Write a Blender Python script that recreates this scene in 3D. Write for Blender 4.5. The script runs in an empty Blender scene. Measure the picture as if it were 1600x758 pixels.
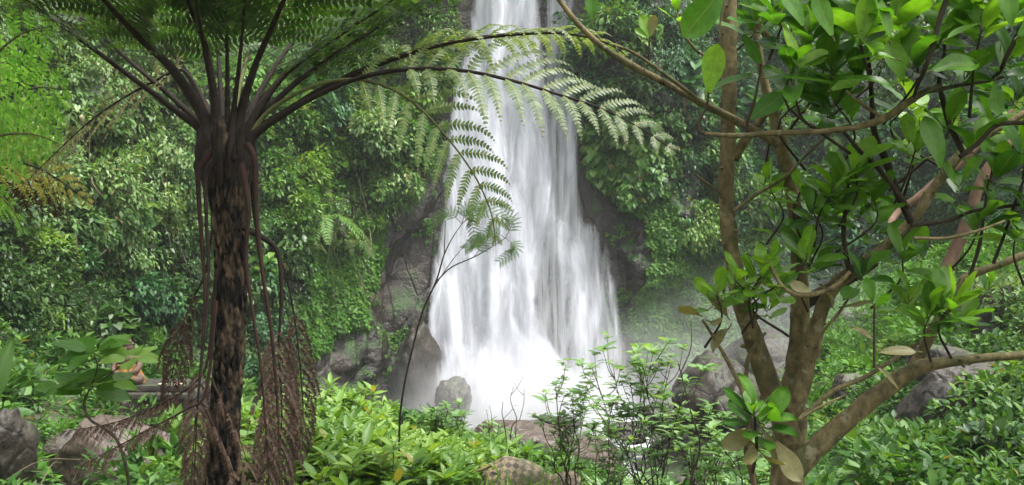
import bpy, math, random
import numpy as np
from mathutils import Vector

# ------------------------------------------------------------------ camera, world, sun, exposure
SC = bpy.context.scene
COL = SC.collection
CAM_Z = 7.0
HAZE = 0.0006
FPX = 1400.0          # focal length in pixels of the 1600 px wide photograph
cam_d = bpy.data.cameras.new('camera')
cam_d.sensor_width = 36.0
cam_d.lens = 36.0 * FPX / 1600.0
cam_d.clip_start = 0.05
cam_d.clip_end = 600.0
cam = bpy.data.objects.new('camera', cam_d)
COL.objects.link(cam)
cam.location = (0, 0, CAM_Z)
cam.rotation_euler = (math.radians(90), 0, 0)
SC.camera = cam

SUN_EL, SUN_AZ = math.radians(66), math.radians(112)   # azimuth: direction the light comes from, clockwise from +Y
world = bpy.data.worlds.new('World')
SC.world = world
world.use_nodes = True
wn = world.node_tree
wn.nodes.clear()
sky = wn.nodes.new('ShaderNodeTexSky')
sky.sky_type = 'NISHITA'
sky.sun_disc = False
sky.sun_elevation = SUN_EL
sky.sun_rotation = SUN_AZ
sky.air_density = 1.0
sky.dust_density = 4.0
sky.ozone_density = 1.0
hs = wn.nodes.new('ShaderNodeHueSaturation')
hs.inputs['Saturation'].default_value = 0.15
hs.inputs['Value'].default_value = 1.0
bg = wn.nodes.new('ShaderNodeBackground')
bg.inputs['Strength'].default_value = 0.15
wo = wn.nodes.new('ShaderNodeOutputWorld')
wn.links.new(sky.outputs[0], hs.inputs['Color'])
wn.links.new(hs.outputs[0], bg.inputs['Color'])
wn.links.new(bg.outputs[0], wo.inputs['Surface'])

sl = bpy.data.lights.new('sun', 'SUN')
sl.energy = 1.5
sl.angle = math.radians(14)
sl.color = (1.0, 0.96, 0.9)
so = bpy.data.objects.new('sun', sl)
COL.objects.link(so)
sdir = Vector((math.sin(SUN_AZ) * math.cos(SUN_EL), math.cos(SUN_AZ) * math.cos(SUN_EL), math.sin(SUN_EL)))
so.rotation_euler = (-sdir).to_track_quat('-Z', 'Y').to_euler()

SC.view_settings.view_transform = 'Standard'
SC.view_settings.look = 'None'
SC.view_settings.exposure = 1.75
SC.view_settings.gamma = 1.0
SC.view_settings.use_curve_mapping = False
SC.cycles.use_denoising = True
SC.cycles.max_bounces = 7
SC.cycles.diffuse_bounces = 4
SC.cycles.glossy_bounces = 2
SC.cycles.transmission_bounces = 4
SC.cycles.transparent_max_bounces = 14
SC.cycles.volume_bounces = 1
SC.cycles.volume_step_rate = 3.0
SC.cycles.volume_max_steps = 48

# ------------------------------------------------------------------ helpers
rng = np.random.default_rng(11)
Z = np.array([0, 0, 1.0])


def P(px, py, d):
    return np.array([(px - 800.0) / FPX * d, d, CAM_Z - (py - 379.0) / FPX * d])


def proj(p):
    y = np.maximum(p[:, 1], 0.2)
    return 800 + p[:, 0] / y * FPX, 379 - (p[:, 2] - CAM_Z) / y * FPX


def nrm(v):
    v = np.asarray(v, float)
    return v / np.maximum(np.linalg.norm(v, axis=-1, keepdims=True), 1e-9)


def sstep(a, b, x):
    t = np.clip((x - a) / (b - a), 0, 1)
    return t * t * (3 - 2 * t)


def _hash(ix, iy, iz, s):
    h = (ix * 374761393 + iy * 668265263 + iz * 2147483647 + s * 974711) & 0xFFFFFFFF
    h = ((h ^ (h >> 13)) * 1274126177) & 0xFFFFFFFF
    h = (h ^ (h >> 16)) & 0xFFFFFFFF
    return h / 4294967295.0


def vnoise(p, s=0):
    p = np.asarray(p, float)
    i = np.floor(p).astype(np.int64)
    f = p - i
    f = f * f * (3 - 2 * f)
    r = 0
    for dx in (0, 1):
        wx = f[..., 0] if dx else 1 - f[..., 0]
        for dy in (0, 1):
            wy = f[..., 1] if dy else 1 - f[..., 1]
            for dz in (0, 1):
                wz = f[..., 2] if dz else 1 - f[..., 2]
                r = r + wx * wy * wz * _hash(i[..., 0] + dx, i[..., 1] + dy, i[..., 2] + dz, s)
    return r * 2 - 1


def fbm(p, octv=4, s=0, gain=0.5):
    r, a = 0, 1.0
    p = np.asarray(p, float)
    for k in range(octv):
        r = r + a * vnoise(p * (2.03 ** k) + 17.3 * k, s + k)
        a *= gain
    return r


def tag(o, label=None, cat=None, group=None, kind=None):
    if label: o['label'] = label
    if cat: o['category'] = cat
    if group: o['group'] = group
    if kind: o['kind'] = kind
    return o


def empty(name, loc):
    o = bpy.data.objects.new(name, None)
    o.empty_display_size = 0.1
    o.location = [float(c) for c in loc]
    COL.objects.link(o)
    return o


class MB:
    """collects vertices and faces of ONE mesh"""
    def __init__(self):
        self.v, self.f, self.m, self.uv, self.n = [], [], [], [], 0

    def add(self, v, faces, mi=0, uv=None):
        v = np.asarray(v, float).reshape(-1, 3)
        faces = np.asarray(faces, np.int64)
        self.v.append(v)
        self.uv.append(np.zeros((len(v), 2)) if uv is None else np.asarray(uv, float))
        self.f.append(faces + self.n)
        self.m.append(np.full(len(faces), mi, np.int32))
        self.n += len(v)

    def build(self, name, mats, parent=None, smooth=True):
        mats = mats if isinstance(mats, (list, tuple)) else [mats]
        me = bpy.data.meshes.new(name)
        v = np.concatenate(self.v) if self.v else np.zeros((0, 3))
        off = np.zeros(3)
        if parent is not None:
            w = parent
            while w is not None:
                off += np.array(w.location[:])
                w = w.parent
            v = v - off
        li = np.concatenate([f.ravel() for f in self.f])
        tot = np.concatenate([np.full(len(f), f.shape[1], np.int32) for f in self.f])
        me.vertices.add(len(v))
        me.vertices.foreach_set('co', v.astype(np.float32).ravel())
        me.loops.add(len(li))
        me.loops.foreach_set('vertex_index', li.astype(np.int32))
        me.polygons.add(len(tot))
        st = np.concatenate([[0], np.cumsum(tot)[:-1]]).astype(np.int32)
        me.polygons.foreach_set('loop_start', st)
        me.polygons.foreach_set('loop_total', tot)
        me.polygons.foreach_set('material_index', np.concatenate(self.m))
        me.polygons.foreach_set('use_smooth', np.full(len(tot), smooth, bool))
        ul = me.uv_layers.new(name='UVMap')
        ul.data.foreach_set('uv', np.concatenate(self.uv)[li].astype(np.float32).ravel())
        for m in mats:
            me.materials.append(m)
        me.update(calc_edges=True)
        o = bpy.data.objects.new(name, me)
        COL.objects.link(o)
        if parent is not None:
            o.parent = parent
        return o


def catmull(ctrl, n):
    c = np.asarray(ctrl, float)
    if len(c) == 2:
        t = np.linspace(0, 1, n)[:, None]
        return c[0] * (1 - t) + c[1] * t
    e = np.vstack([2 * c[0] - c[1], c, 2 * c[-1] - c[-2]])
    u = np.linspace(0, len(c) - 1 - 1e-6, n)
    i = u.astype(int)
    t = (u - i)[:, None]
    a, b, cc, d = e[i], e[i + 1], e[i + 2], e[i + 3]
    return 0.5 * ((2 * b) + (cc - a) * t + (2 * a - 5 * b + 4 * cc - d) * t ** 2 + (3 * b - a - 3 * cc + d) * t ** 3)


def resamp(q, n):
    s = np.concatenate([[0], np.cumsum(np.linalg.norm(np.diff(q, axis=0), axis=1))])
    u = np.linspace(0, s[-1], n)
    return np.stack([np.interp(u, s, q[:, k]) for k in range(q.shape[1])], 1)


def frames(q):
    t = nrm(np.gradient(q, axis=0))
    ref = np.where(np.abs(t[:, 2:3]) < 0.9, Z, np.array([1.0, 0, 0]))
    ref = np.broadcast_to(ref, t.shape)
    # parallel-ish frame
    n = np.zeros_like(t)
    a = nrm(np.cross(t[0], ref[0]))
    for i in range(len(t)):
        a = nrm(a - t[i] * np.dot(a, t[i]))
        n[i] = a
    return t, n, np.cross(t, n)


def tube(mb, ctrl, radii, seg=8, n=None, mi=0, rough=0.0, rfreq=6.0, cap=True, seed=0):
    ctrl = np.asarray(ctrl, float)
    n = n or max(4, len(ctrl) * 5)
    r4 = np.concatenate([ctrl, np.asarray(radii, float)[:, None]], 1)
    q = resamp(catmull(r4, n * 3), n)
    p, r = q[:, :3], np.maximum(q[:, 3], 1e-4)
    t, a, b = frames(p)
    th = np.linspace(0, 2 * np.pi, seg, endpoint=False)
    ring = a[:, None] * np.cos(th)[None, :, None] + b[:, None] * np.sin(th)[None, :, None]
    v = p[:, None] + ring * r[:, None, None]
    if rough:
        nz = fbm(v * rfreq / 1.0 + seed * 3.7, 3, seed)
        v = v + ring * (nz * rough * r[:, None])[..., None]
    L = np.concatenate([[0], np.cumsum(np.linalg.norm(np.diff(p, axis=0), axis=1))])
    uv = np.stack(np.broadcast_arrays(th[None] / (2 * np.pi), L[:, None]), -1)
    i = np.arange(n - 1)[:, None] * seg
    j = np.arange(seg)[None]
    jn = (j + 1) % seg
    f = np.stack([i + j, i + jn, i + seg + jn, i + seg + j], -1).reshape(-1, 4)
    mb.add(v.reshape(-1, 3), f, mi, uv.reshape(-1, 2))
    if cap:
        tip = np.vstack([v[-1], p[-1:] + t[-1:] * r[-1] * 0.6])
        k = np.arange(seg)
        mb.add(tip, np.stack([k, (k + 1) % seg, np.full(seg, seg)], 1), mi, np.zeros((seg + 1, 2)))
    return p


# ---- leaf templates: x across, y along, z up; returns verts, tri faces, uv
def T_small(w=0.45, fold=0.16):
    v = np.array([[0, 0, 0], [-.5 * w, .42, fold * w], [0, 1, -.1], [.5 * w, .42, fold * w], [0, .45, 0]])
    f = np.array([[0, 4, 1], [1, 4, 2], [0, 3, 4], [3, 2, 4]])
    return v, f, np.stack([v[:, 0] / w + .5, v[:, 1]], 1)


def T_grid(w, prof, nl=6, fold=0.12, curl=0.2, nw=2, wave=0.0):
    ys = np.linspace(0, 1, nl + 1)
    vs, uv = [], []
    for y in ys:
        hw = prof(y) * w * .5
        for k in range(-nw, nw + 1):
            u = k / nw
            vs.append([u * hw, y, abs(u) * fold * w * min(1, 4 * y) - curl * y * y + wave * math.sin(y * 11 + k * 2) * abs(u) * w])
            uv.append([u * .5 + .5, y])
    W = 2 * nw + 1
    f = []
    for i in range(nl):
        for k in range(W - 1):
            a = i * W + k
            f.append([a, a + 1, a + 1 + W, a + W])
    return np.array(vs), np.array(f), np.array(uv)


lanceo = lambda y: max(0.02, math.sin(math.pi * y ** 0.8) ** 0.8)
obov = lambda y: max(0.03, (math.sin(math.pi * min(1, y ** 1.5 * 0.97 + 0.03)) ** 0.62))
ovate = lambda y: max(0.02, math.sin(math.pi * min(1, y ** 0.72)) ** 0.75)
heart = lambda y: max(0.02, (1 - y) ** 0.6 * min(1, .55 + 3 * y) * 1.05)


def put_leaves(mb, T, pos, dirs, norms, size, mi=0, wscale=None):
    v, f, uv = T
    N = len(pos)
    if N == 0: return
    y = nrm(dirs)
    x = nrm(np.cross(y, norms))
    z = np.cross(x, y)
    size = np.broadcast_to(np.asarray(size, float), (N,))
    ws = np.ones(N) if wscale is None else wscale
    V = (pos[:, None] + size[:, None, None] * (v[None, :, 0:1] * ws[:, None, None] * x[:, None] + v[None, :, 1:2] * y[:, None] + v[None, :, 2:3] * z[:, None]))
    F = (f[None] + (np.arange(N) * len(v))[:, None, None]).reshape(-1, f.shape[1])
    mb.add(V.reshape(-1, 3), F, mi, np.tile(uv, (N, 1)))


def rand_unit(n):
    return nrm(rng.normal(size=(n, 3)))


# ------------------------------------------------------------------ materials
def newmat(name):
    m = bpy.data.materials.new(name)
    m.use_nodes = True
    nt = m.node_tree
    nt.nodes.clear()
    out = nt.nodes.new('ShaderNodeOutputMaterial')
    return m, nt, out


def N_(nt, t, **kw):
    n = nt.nodes.new(t)
    for k, v in kw.items():
        if k in n.inputs: n.inputs[k].default_value = v
        else: setattr(n, k, v)
    return n


def ramp(nt, stops, fac=None, interp='LINEAR'):
    r = nt.nodes.new('ShaderNodeValToRGB')
    r.color_ramp.interpolation = interp
    el = r.color_ramp.elements
    while len(el) < len(stops): el.new(0.5)
    for e, (p, c) in zip(el, stops):
        e.position = p
        e.color = (*c, 1) if len(c) == 3 else c
    if fac is not None: nt.links.new(fac, r.inputs[0])
    return r


def mixc(nt, fac, a, b, mode='MIX'):
    m = nt.nodes.new('ShaderNodeMix')
    m.data_type = 'RGBA'
    m.blend_type = mode
    for sock, val in ((m.inputs[0], fac), (m.inputs[6], a), (m.inputs[7], b)):
        if hasattr(val, 'links') or hasattr(val, 'is_output'): nt.links.new(val, sock)
        elif isinstance(val, (int, float)): sock.default_value = val
        else: sock.default_value = (*val, 1)
    return m.outputs[2]


def noise(nt, scale, detail=4, rough=.55, vec=None, dist=0):
    n = N_(nt, 'ShaderNodeTexNoise')
    n.inputs['Scale'].default_value = scale
    n.inputs['Detail'].default_value = detail
    n.inputs['Roughness'].default_value = rough
    n.inputs['Distortion'].default_value = dist
    if vec is None:
        g = nt.nodes.new('ShaderNodeNewGeometry')
        vec = g.outputs['Position']
    nt.links.new(vec, n.inputs['Vector'])
    return n.outputs[0]


def leaf_mat(name, cols, trans=0.35, rough=0.42, veins=False, old=None, clump=0.9, spec=0.35, under=None):
    """cols: three leaf colours picked per leaf, shifted by a slow noise so that neighbouring sprays differ"""
    m, nt, out = newmat(name)
    geo = nt.nodes.new('ShaderNodeNewGeometry')
    r = ramp(nt, [(0.0, cols[0]), (0.5, cols[1]), (1.0, cols[2])])
    nz = noise(nt, clump, 2)
    ma = N_(nt, 'ShaderNodeMath', operation='MULTIPLY_ADD')
    nt.links.new(nz, ma.inputs[0]); ma.inputs[1].default_value = 1.5; ma.inputs[2].default_value = -0.75
    ad = N_(nt, 'ShaderNodeMath', operation='ADD')
    nt.links.new(geo.outputs['Random Per Island'], ad.inputs[0]); nt.links.new(ma.outputs[0], ad.inputs[1])
    nt.links.new(ad.outputs[0], r.inputs[0])
    col = r.outputs[0]
    if old is not None:     # a few old or yellowing leaves
        gt = N_(nt, 'ShaderNodeMath', operation='GREATER_THAN')
        wn_ = nt.nodes.new('ShaderNodeTexWhiteNoise'); wn_.noise_dimensions = '1D'
        nt.links.new(geo.outputs['Random Per Island'], wn_.inputs['W'])
        nt.links.new(wn_.outputs['Value'], gt.inputs[0]); gt.inputs[1].default_value = 1 - old[0]
        col = mixc(nt, gt.outputs[0], col, old[1])
    bumpn = None
    if veins:
        uv = nt.nodes.new('ShaderNodeUVMap')
        sp = nt.nodes.new('ShaderNodeSeparateXYZ'); nt.links.new(uv.outputs[0], sp.inputs[0])
        ax = N_(nt, 'ShaderNodeMath', operation='SUBTRACT'); nt.links.new(sp.outputs[0], ax.inputs[0]); ax.inputs[1].default_value = .5
        ab = N_(nt, 'ShaderNodeMath', operation='ABSOLUTE'); nt.links.new(ax.outputs[0], ab.inputs[0])
        mid = ramp(nt, [(0.0, (1, 1, 1)), (0.028, (0, 0, 0))], ab.outputs[0])
        # side veins: stripes of v - 0.45|u|
        mm = N_(nt, 'ShaderNodeMath', operation='MULTIPLY_ADD'); nt.links.new(ab.outputs[0], mm.inputs[0]); mm.inputs[1].default_value = -0.55; nt.links.new(sp.outputs[1], mm.inputs[2])
        fr = N_(nt, 'ShaderNodeMath', operation='MULTIPLY'); nt.links.new(mm.outputs[0], fr.inputs[0]); fr.inputs[1].default_value = 8.0
        fc = N_(nt, 'ShaderNodeMath', operation='FRACT'); nt.links.new(fr.outputs[0], fc.inputs[0])
        sv = ramp(nt, [(0.0, (.55, .55, .55)), (0.1, (0, 0, 0))], fc.outputs[0])
        mx = N_(nt, 'ShaderNodeMath', operation='MAXIMUM'); nt.links.new(mid.outputs[0], mx.inputs[0]); nt.links.new(sv.outputs[0], mx.inputs[1])
        blot = noise(nt, 38, 5, .6)
        br = ramp(nt, [(0.3, (.72, .72, .66)), (0.6, (1.08, 1.06, 1.0))], blot)
        col = mixc(nt, 1.0, col, br.outputs[0], 'MULTIPLY')
        col = mixc(nt, mx.outputs[0], col, (0.16, 0.20, 0.05))
        spots = noise(nt, 55, 2, .5)
        sr = ramp(nt, [(0.70, (0, 0, 0)), (0.76, (1, 1, 1))], spots)
        col = mixc(nt, sr.outputs[0], col, (0.07, 0.055, 0.02))
        bumpn = mx.outputs[0]
    if under is not None:
        col = mixc(nt, geo.outputs['Backfacing'], col, under)
    pr = N_(nt, 'ShaderNodeBsdfPrincipled')
    nt.links.new(col, pr.inputs['Base Color'])
    pr.inputs['Roughness'].default_value = rough
    pr.inputs['Specular IOR Level'].default_value = spec
    if bumpn is not None:
        b = N_(nt, 'ShaderNodeBump'); b.inputs['Strength'].default_value = .35; b.inputs['Distance'].default_value = .002
        nt.links.new(bumpn, b.inputs['Height']); nt.links.new(b.outputs[0], pr.inputs['Normal'])
    tr = N_(nt, 'ShaderNodeBsdfTranslucent')
    tc = mixc(nt, 1.0, col, (1.5, 1.45, 0.5), 'MULTIPLY')
    nt.links.new(tc, tr.inputs['Color'])
    mxs = N_(nt, 'ShaderNodeMixShader'); mxs.inputs[0].default_value = trans
    nt.links.new(pr.outputs[0], mxs.inputs[1]); nt.links.new(tr.outputs[0], mxs.inputs[2])
    nt.links.new(mxs.outputs[0], out.inputs['Surface'])
    return m


def bark_mat(name, dark, light, scale=(18, 18, 4), moss=None, rings=False, rough=.85, bump=.6, dist=.01):
    m, nt, out = newmat(name)
    geo = nt.nodes.new('ShaderNodeNewGeometry')
    mp = N_(nt, 'ShaderNodeMapping'); mp.inputs['Scale'].default_value = scale
    nt.links.new(geo.outputs['Position'], mp.inputs['Vector'])
    n1 = noise(nt, 1.0, 6, .62, mp.outputs[0], .3)
    n2 = noise(nt, 3.0, 4, .5)
    r = ramp(nt, [(0.32, dark), (0.68, light)], n1)
    r2 = ramp(nt, [(0.3, (.7, .7, .7)), (0.7, (1.15, 1.15, 1.12))], n2)
    col = mixc(nt, 1.0, r.outputs[0], r2.outputs[0], 'MULTIPLY')
    h = n1
    if rings:
        uv = nt.nodes.new('ShaderNodeUVMap'); sp = nt.nodes.new('ShaderNodeSeparateXYZ'); nt.links.new(uv.outputs[0], sp.inputs[0])
        nb = noise(nt, 9, 2, .5)
        ad = N_(nt, 'ShaderNodeMath', operation='MULTIPLY_ADD'); nt.links.new(sp.outputs[1], ad.inputs[0]); ad.inputs[1].default_value = 13; nt.links.new(nb, ad.inputs[2])
        fc = N_(nt, 'ShaderNodeMath', operation='FRACT'); nt.links.new(ad.outputs[0], fc.inputs[0])
        rr = ramp(nt, [(0.0, (.45, .45, .45)), (0.07, (1, 1, 1)), (.9, (1, 1, 1)), (1.0, (.8, .8, .8))], fc.outputs[0])
        col = mixc(nt, .55, col, rr.outputs[0], 'MULTIPLY')
    if moss is not None:
        nm = noise(nt, 5, 5, .6)
        mr = ramp(nt, [(0.5, (0, 0, 0)), (0.66, (1, 1, 1))], nm)
        col = mixc(nt, mr.outputs[0], col, moss)
    if rings:   # lichen blotches
        lr = ramp(nt, [(.60, (0, 0, 0)), (.66, (.75, .75, .75))], noise(nt, 16, 5, .6))
        col = mixc(nt, lr.outputs[0], col, (.20, .19, .12))
        dr = ramp(nt, [(.62, (0, 0, 0)), (.72, (.8, .8, .8))], noise(nt, 7, 5, .65))
        col = mixc(nt, dr.outputs[0], col, (.022, .017, .010))
    pr = N_(nt, 'ShaderNodeBsdfPrincipled'); pr.inputs['Roughness'].default_value = rough
    pr.inputs['Specular IOR Level'].default_value = .25
    nt.links.new(col, pr.inputs['Base Color'])
    b = N_(nt, 'ShaderNodeBump'); b.inputs['Strength'].default_value = bump; b.inputs['Distance'].default_value = dist
    nt.links.new(h, b.inputs['Height']); nt.links.new(b.outputs[0], pr.inputs['Normal'])
    nt.links.new(pr.outputs[0], out.inputs['Surface'])
    return m


def rock_mat(name, cols, scale=1.2, moss=None, moss_lo=.5, vert=1.0, rough=.55, bump=.8, dist=.12):
    m, nt, out = newmat(name)
    geo = nt.nodes.new('ShaderNodeNewGeometry')
    mp = N_(nt, 'ShaderNodeMapping'); mp.inputs['Scale'].default_value = (1, 1, vert)
    nt.links.new(geo.outputs['Position'], mp.inputs['Vector'])
    n1 = noise(nt, scale, 8, .62, mp.outputs[0], .4)
    n2 = noise(nt, scale * 7, 6, .6)
    vo = N_(nt, 'ShaderNodeTexVoronoi', feature='DISTANCE_TO_EDGE'); vo.inputs['Scale'].default_value = scale * 1.1
    nt.links.new(mp.outputs[0], vo.inputs['Vector'])
    r = ramp(nt, [(0.3, cols[0]), (0.5, cols[1]), (0.72, cols[2])], n1)
    r2 = ramp(nt, [(0.3, (.62, .62, .62)), (0.7, (1.2, 1.2, 1.2))], n2)
    col = mixc(nt, 1.0, r.outputs[0], r2.outputs[0], 'MULTIPLY')
    ck = ramp(nt, [(0.0, (.45, .43, .4)), (0.05, (1, 1, 1))], vo.outputs[0])
    col = mixc(nt, .6, col, ck.outputs[0], 'MULTIPLY')
    pr = N_(nt, 'ShaderNodeBsdfPrincipled')
    if moss is not None:
        nm = noise(nt, scale * 1.7, 6, .65)
        sp = nt.nodes.new('ShaderNodeSeparateXYZ'); nt.links.new(geo.outputs['Normal'], sp.inputs[0])
        ma = N_(nt, 'ShaderNodeMath', operation='MULTIPLY_ADD'); nt.links.new(sp.outputs[2], ma.inputs[0]); ma.inputs[1].default_value = .22; nt.links.new(nm, ma.inputs[2])
        mr = ramp(nt, [(moss_lo, (0, 0, 0)), (moss_lo + .12, (1, 1, 1))], ma.outputs[0])
        col = mixc(nt, mr.outputs[0], col, moss)
    nt.links.new(col, pr.inputs['Base Color'])
    pr.inputs['Roughness'].default_value = rough
    pr.inputs['Specular IOR Level'].default_value = .4
    hh = mixc(nt, .45, n1, n2)
    hh = mixc(nt, .5, hh, ck.outputs[0], 'MULTIPLY')
    b = N_(nt, 'ShaderNodeBump'); b.inputs['Strength'].default_value = bump; b.inputs['Distance'].default_value = dist
    nt.links.new(hh, b.inputs['Height']); nt.links.new(b.outputs[0], pr.inputs['Normal'])
    nt.links.new(pr.outputs[0], out.inputs['Surface'])
    return m


def plain_mat(name, col, rough=.6, var=.3, scale=12, trans=0.0):
    m, nt, out = newmat(name)
    n1 = noise(nt, scale, 5, .6)
    lo = tuple(c * (1 - var) for c in col); hi = tuple(min(1, c * (1 + var)) for c in col)
    r = ramp(nt, [(0.3, lo), (0.7, hi)], n1)
    pr = N_(nt, 'ShaderNodeBsdfPrincipled'); pr.inputs['Roughness'].default_value = rough
    nt.links.new(r.outputs[0], pr.inputs['Base Color'])
    b = N_(nt, 'ShaderNodeBump'); b.inputs['Strength'].default_value = .3; b.inputs['Distance'].default_value = .01
    nt.links.new(n1, b.inputs['Height']); nt.links.new(b.outputs[0], pr.inputs['Normal'])
    sh = pr.outputs[0]
    if trans:
        tr = N_(nt, 'ShaderNodeBsdfTranslucent'); nt.links.new(r.outputs[0], tr.inputs['Color'])
        mx = N_(nt, 'ShaderNodeMixShader'); mx.inputs[0].default_value = trans
        nt.links.new(sh, mx.inputs[1]); nt.links.new(tr.outputs[0], mx.inputs[2]); sh = mx.outputs[0]
    nt.links.new(sh, out.inputs['Surface'])
    return m


M = {}
M['leaf_mid'] = leaf_mat('leaf_mid_green', [(.026, .090, .010), (.060, .160, .020), (.140, .250, .042)], .32, .38, old=(.02, (.16, .14, .04)))
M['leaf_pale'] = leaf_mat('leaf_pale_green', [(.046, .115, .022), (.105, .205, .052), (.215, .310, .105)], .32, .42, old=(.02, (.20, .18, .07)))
M['leaf_teal'] = leaf_mat('leaf_blue_green', [(.014, .064, .018), (.030, .112, .032), (.078, .180, .055)], .3, .42)
M['leaf_ivy'] = leaf_mat('leaf_ivy_green', [(.034, .115, .009), (.068, .185, .016), (.110, .235, .026)], .32, .55, clump=.7)
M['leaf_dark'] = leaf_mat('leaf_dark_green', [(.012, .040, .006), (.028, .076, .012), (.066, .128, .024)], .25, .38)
M['leaf_bright'] = leaf_mat('leaf_bright_green', [(.065, .150, .020), (.120, .235, .036), (.210, .330, .070)], .4, .40, clump=1.5, old=(.02, (.25, .22, .05)))
M['leaf_under'] = leaf_mat('leaf_undergrowth', [(.018, .068, .009), (.048, .130, .018), (.105, .205, .036)], .34, .48, clump=1.1, old=(.006, (.2, .16, .04)))
M['leaf_twig'] = leaf_mat('leaf_twig_green', [(.090, .190, .055), (.150, .270, .095), (.230, .350, .160)], .42, .4, clump=2.0)
M['leaf_tree'] = leaf_mat('leaf_tree_green', [(.022, .088, .007), (.052, .165, .012), (.110, .250, .020)], .48, .36, veins=True, clump=2.2, spec=.32, under=None)
M['leaf_tree_young_backlit'] = leaf_mat('leaf_tree_young_backlit', [(.085, .225, .014), (.135, .305, .024), (.210, .370, .042)], .5, .34, veins=True, clump=2.0, spec=.45)  # young leaf tone, also standing in for the yellow-green glow of backlit leaves
M['leaf_tree_old'] = leaf_mat('leaf_tree_old', [(.110, .110, .050), (.160, .150, .075), (.200, .180, .070)], .35, .45, veins=True, clump=2.0)
M['frond'] = leaf_mat('frond_green', [(.026, .080, .012), (.055, .138, .022), (.105, .195, .048)], .45, .5, clump=1.2)
M['frond_shaded'] = leaf_mat('frond_shaded', [(.018, .050, .010), (.038, .088, .018), (.075, .135, .036)], .42, .5, clump=1.2)  # frond green darkened: the shade of the backlit crown is in the colour
M['frond_backlit'] = leaf_mat('frond_backlit', [(.070, .115, .045), (.110, .165, .070), (.170, .225, .110)], .45, .45, clump=1.5)  # paler frond green: backlight from the fall is put into the colour
M['frond_light'] = leaf_mat('frond_light', [(.060, .125, .026), (.095, .170, .040), (.160, .225, .070)], .42, .45, clump=1.5)
M['frond_bright'] = leaf_mat('frond_bright', [(.070, .205, .026), (.115, .290, .045), (.190, .380, .090)], .45, .42, clump=1.2)
M['frond_tan'] = leaf_mat('frond_tan', [(.13, .13, .055), (.21, .20, .095), (.30, .28, .15)], .4, .5, clump=1.5)
M['frond_olive'] = leaf_mat('frond_olive', [(.110, .120, .035), (.170, .175, .055), (.230, .215, .085)], .38, .45, clump=1.5)
M['frond_dead'] = leaf_mat('frond_dead', [(.022, .012, .007), (.042, .024, .013), (.075, .046, .027)], .15, .75, clump=2.5)
M['rib_yellow'] = plain_mat('rib_yellow', (.22, .20, .06), .5)
M['rib_brown'] = plain_mat('rib_brown', (.055, .030, .018), .6)
M['stipe'] = bark_mat('stipe_bark', (.006, .0045, .0035), (.026, .017, .011), (60, 60, 30), bump=.7, dist=.004)
M['stipe_green'] = bark_mat('stipe_green', (.05, .055, .02), (.11, .12, .04), (60, 60, 20), bump=.4, dist=.003)
M['stipe_red'] = bark_mat('stipe_red', (.010, .005, .004), (.040, .017, .012), (60, 60, 12), bump=.4, dist=.003)
M['fern_trunk'] = bark_mat('fern_trunk_bark', (.003, .0024, .002), (.060, .044, .028), (26, 26, 9), bump=1.0, dist=.03)
for _n in M['fern_trunk'].node_tree.nodes:      # dark root mat with tan scars standing out
    if _n.type == 'VALTORGB' and abs(_n.color_ramp.elements[0].position - .32) < 1e-4:
        _n.color_ramp.elements[0].position = .46; _n.color_ramp.elements[1].position = .66; _n.color_ramp.elements[1].color = (.105, .072, .042, 1)
M['bark'] = bark_mat('tree_bark', (.056, .045, .020), (.205, .162, .078), (26, 26, 16), moss=(.050, .056, .020), rings=True, bump=.9, dist=.010)
M['bark_dark'] = bark_mat('tree_bark_dark', (.018, .013, .009), (.050, .036, .022), (30, 30, 20), bump=.6, dist=.005)
M['bark_pink'] = bark_mat('tree_bark_pink', (.085, .052, .034), (.170, .108, .070), (22, 22, 16), bump=.5, dist=.006)
M['twig'] = bark_mat('twig_bark', (.030, .026, .016), (.085, .075, .045), (50, 50, 20), bump=.4, dist=.003)
M['vine'] = bark_mat('vine_bark', (.07, .06, .035), (.17, .15, .09), (20, 20, 8), bump=.4, dist=.01)
M['cliff'] = rock_mat('cliff_rock', [(.011, .010, .009), (.036, .030, .025), (.095, .074, .058)], .8, moss=(.026, .062, .010), moss_lo=.56, vert=.40, rough=.36, dist=.35)
M['rock'] = rock_mat('boulder_rock', [(.018, .016, .012), (.046, .039, .030), (.100, .086, .066)], 1.6, moss=(.05, .08, .022), moss_lo=.68, rough=.5, dist=.08)
M['rock_dark'] = rock_mat('boulder_dark', [(.014, .012, .009), (.032, .026, .019), (.068, .057, .043)], 1.4, moss=(.05, .08, .025), moss_lo=.70, rough=.5, dist=.10)
M['rock_brown'] = rock_mat('boulder_brown', [(.036, .025, .018), (.075, .055, .041), (.130, .104, .084)], 1.8, rough=.45, dist=.07)
M['stone_brown'] = rock_mat('statue_stone', [(.05, .030, .020), (.10, .062, .042), (.16, .11, .075)], 5.0, rough=.75, dist=.02)
M['cloth_yellow'] = plain_mat('cloth_yellow', (.20, .095, .018), .85, .5, 9)
M['offer_tray'] = plain_mat('offering_palm_leaf', (.42, .38, .22), .7)
M['offer_flower'] = plain_mat('offering_white', (.75, .70, .58), .6, .2)
M['offer_pink'] = plain_mat('offering_pink', (.62, .30, .28), .6, .3)
M['flower_orange'] = plain_mat('flower_orange', (.65, .16, .02), .5, .2)
M['dead_leaf'] = plain_mat('dead_leaf', (.20, .14, .085), .8, .4)
M['stone'] = rock_mat('altar_stone', [(.022, .018, .016), (.045, .036, .032), (.085, .070, .062)], 3.0, moss=(.05, .08, .025), moss_lo=.72, rough=.7, dist=.03)

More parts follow.
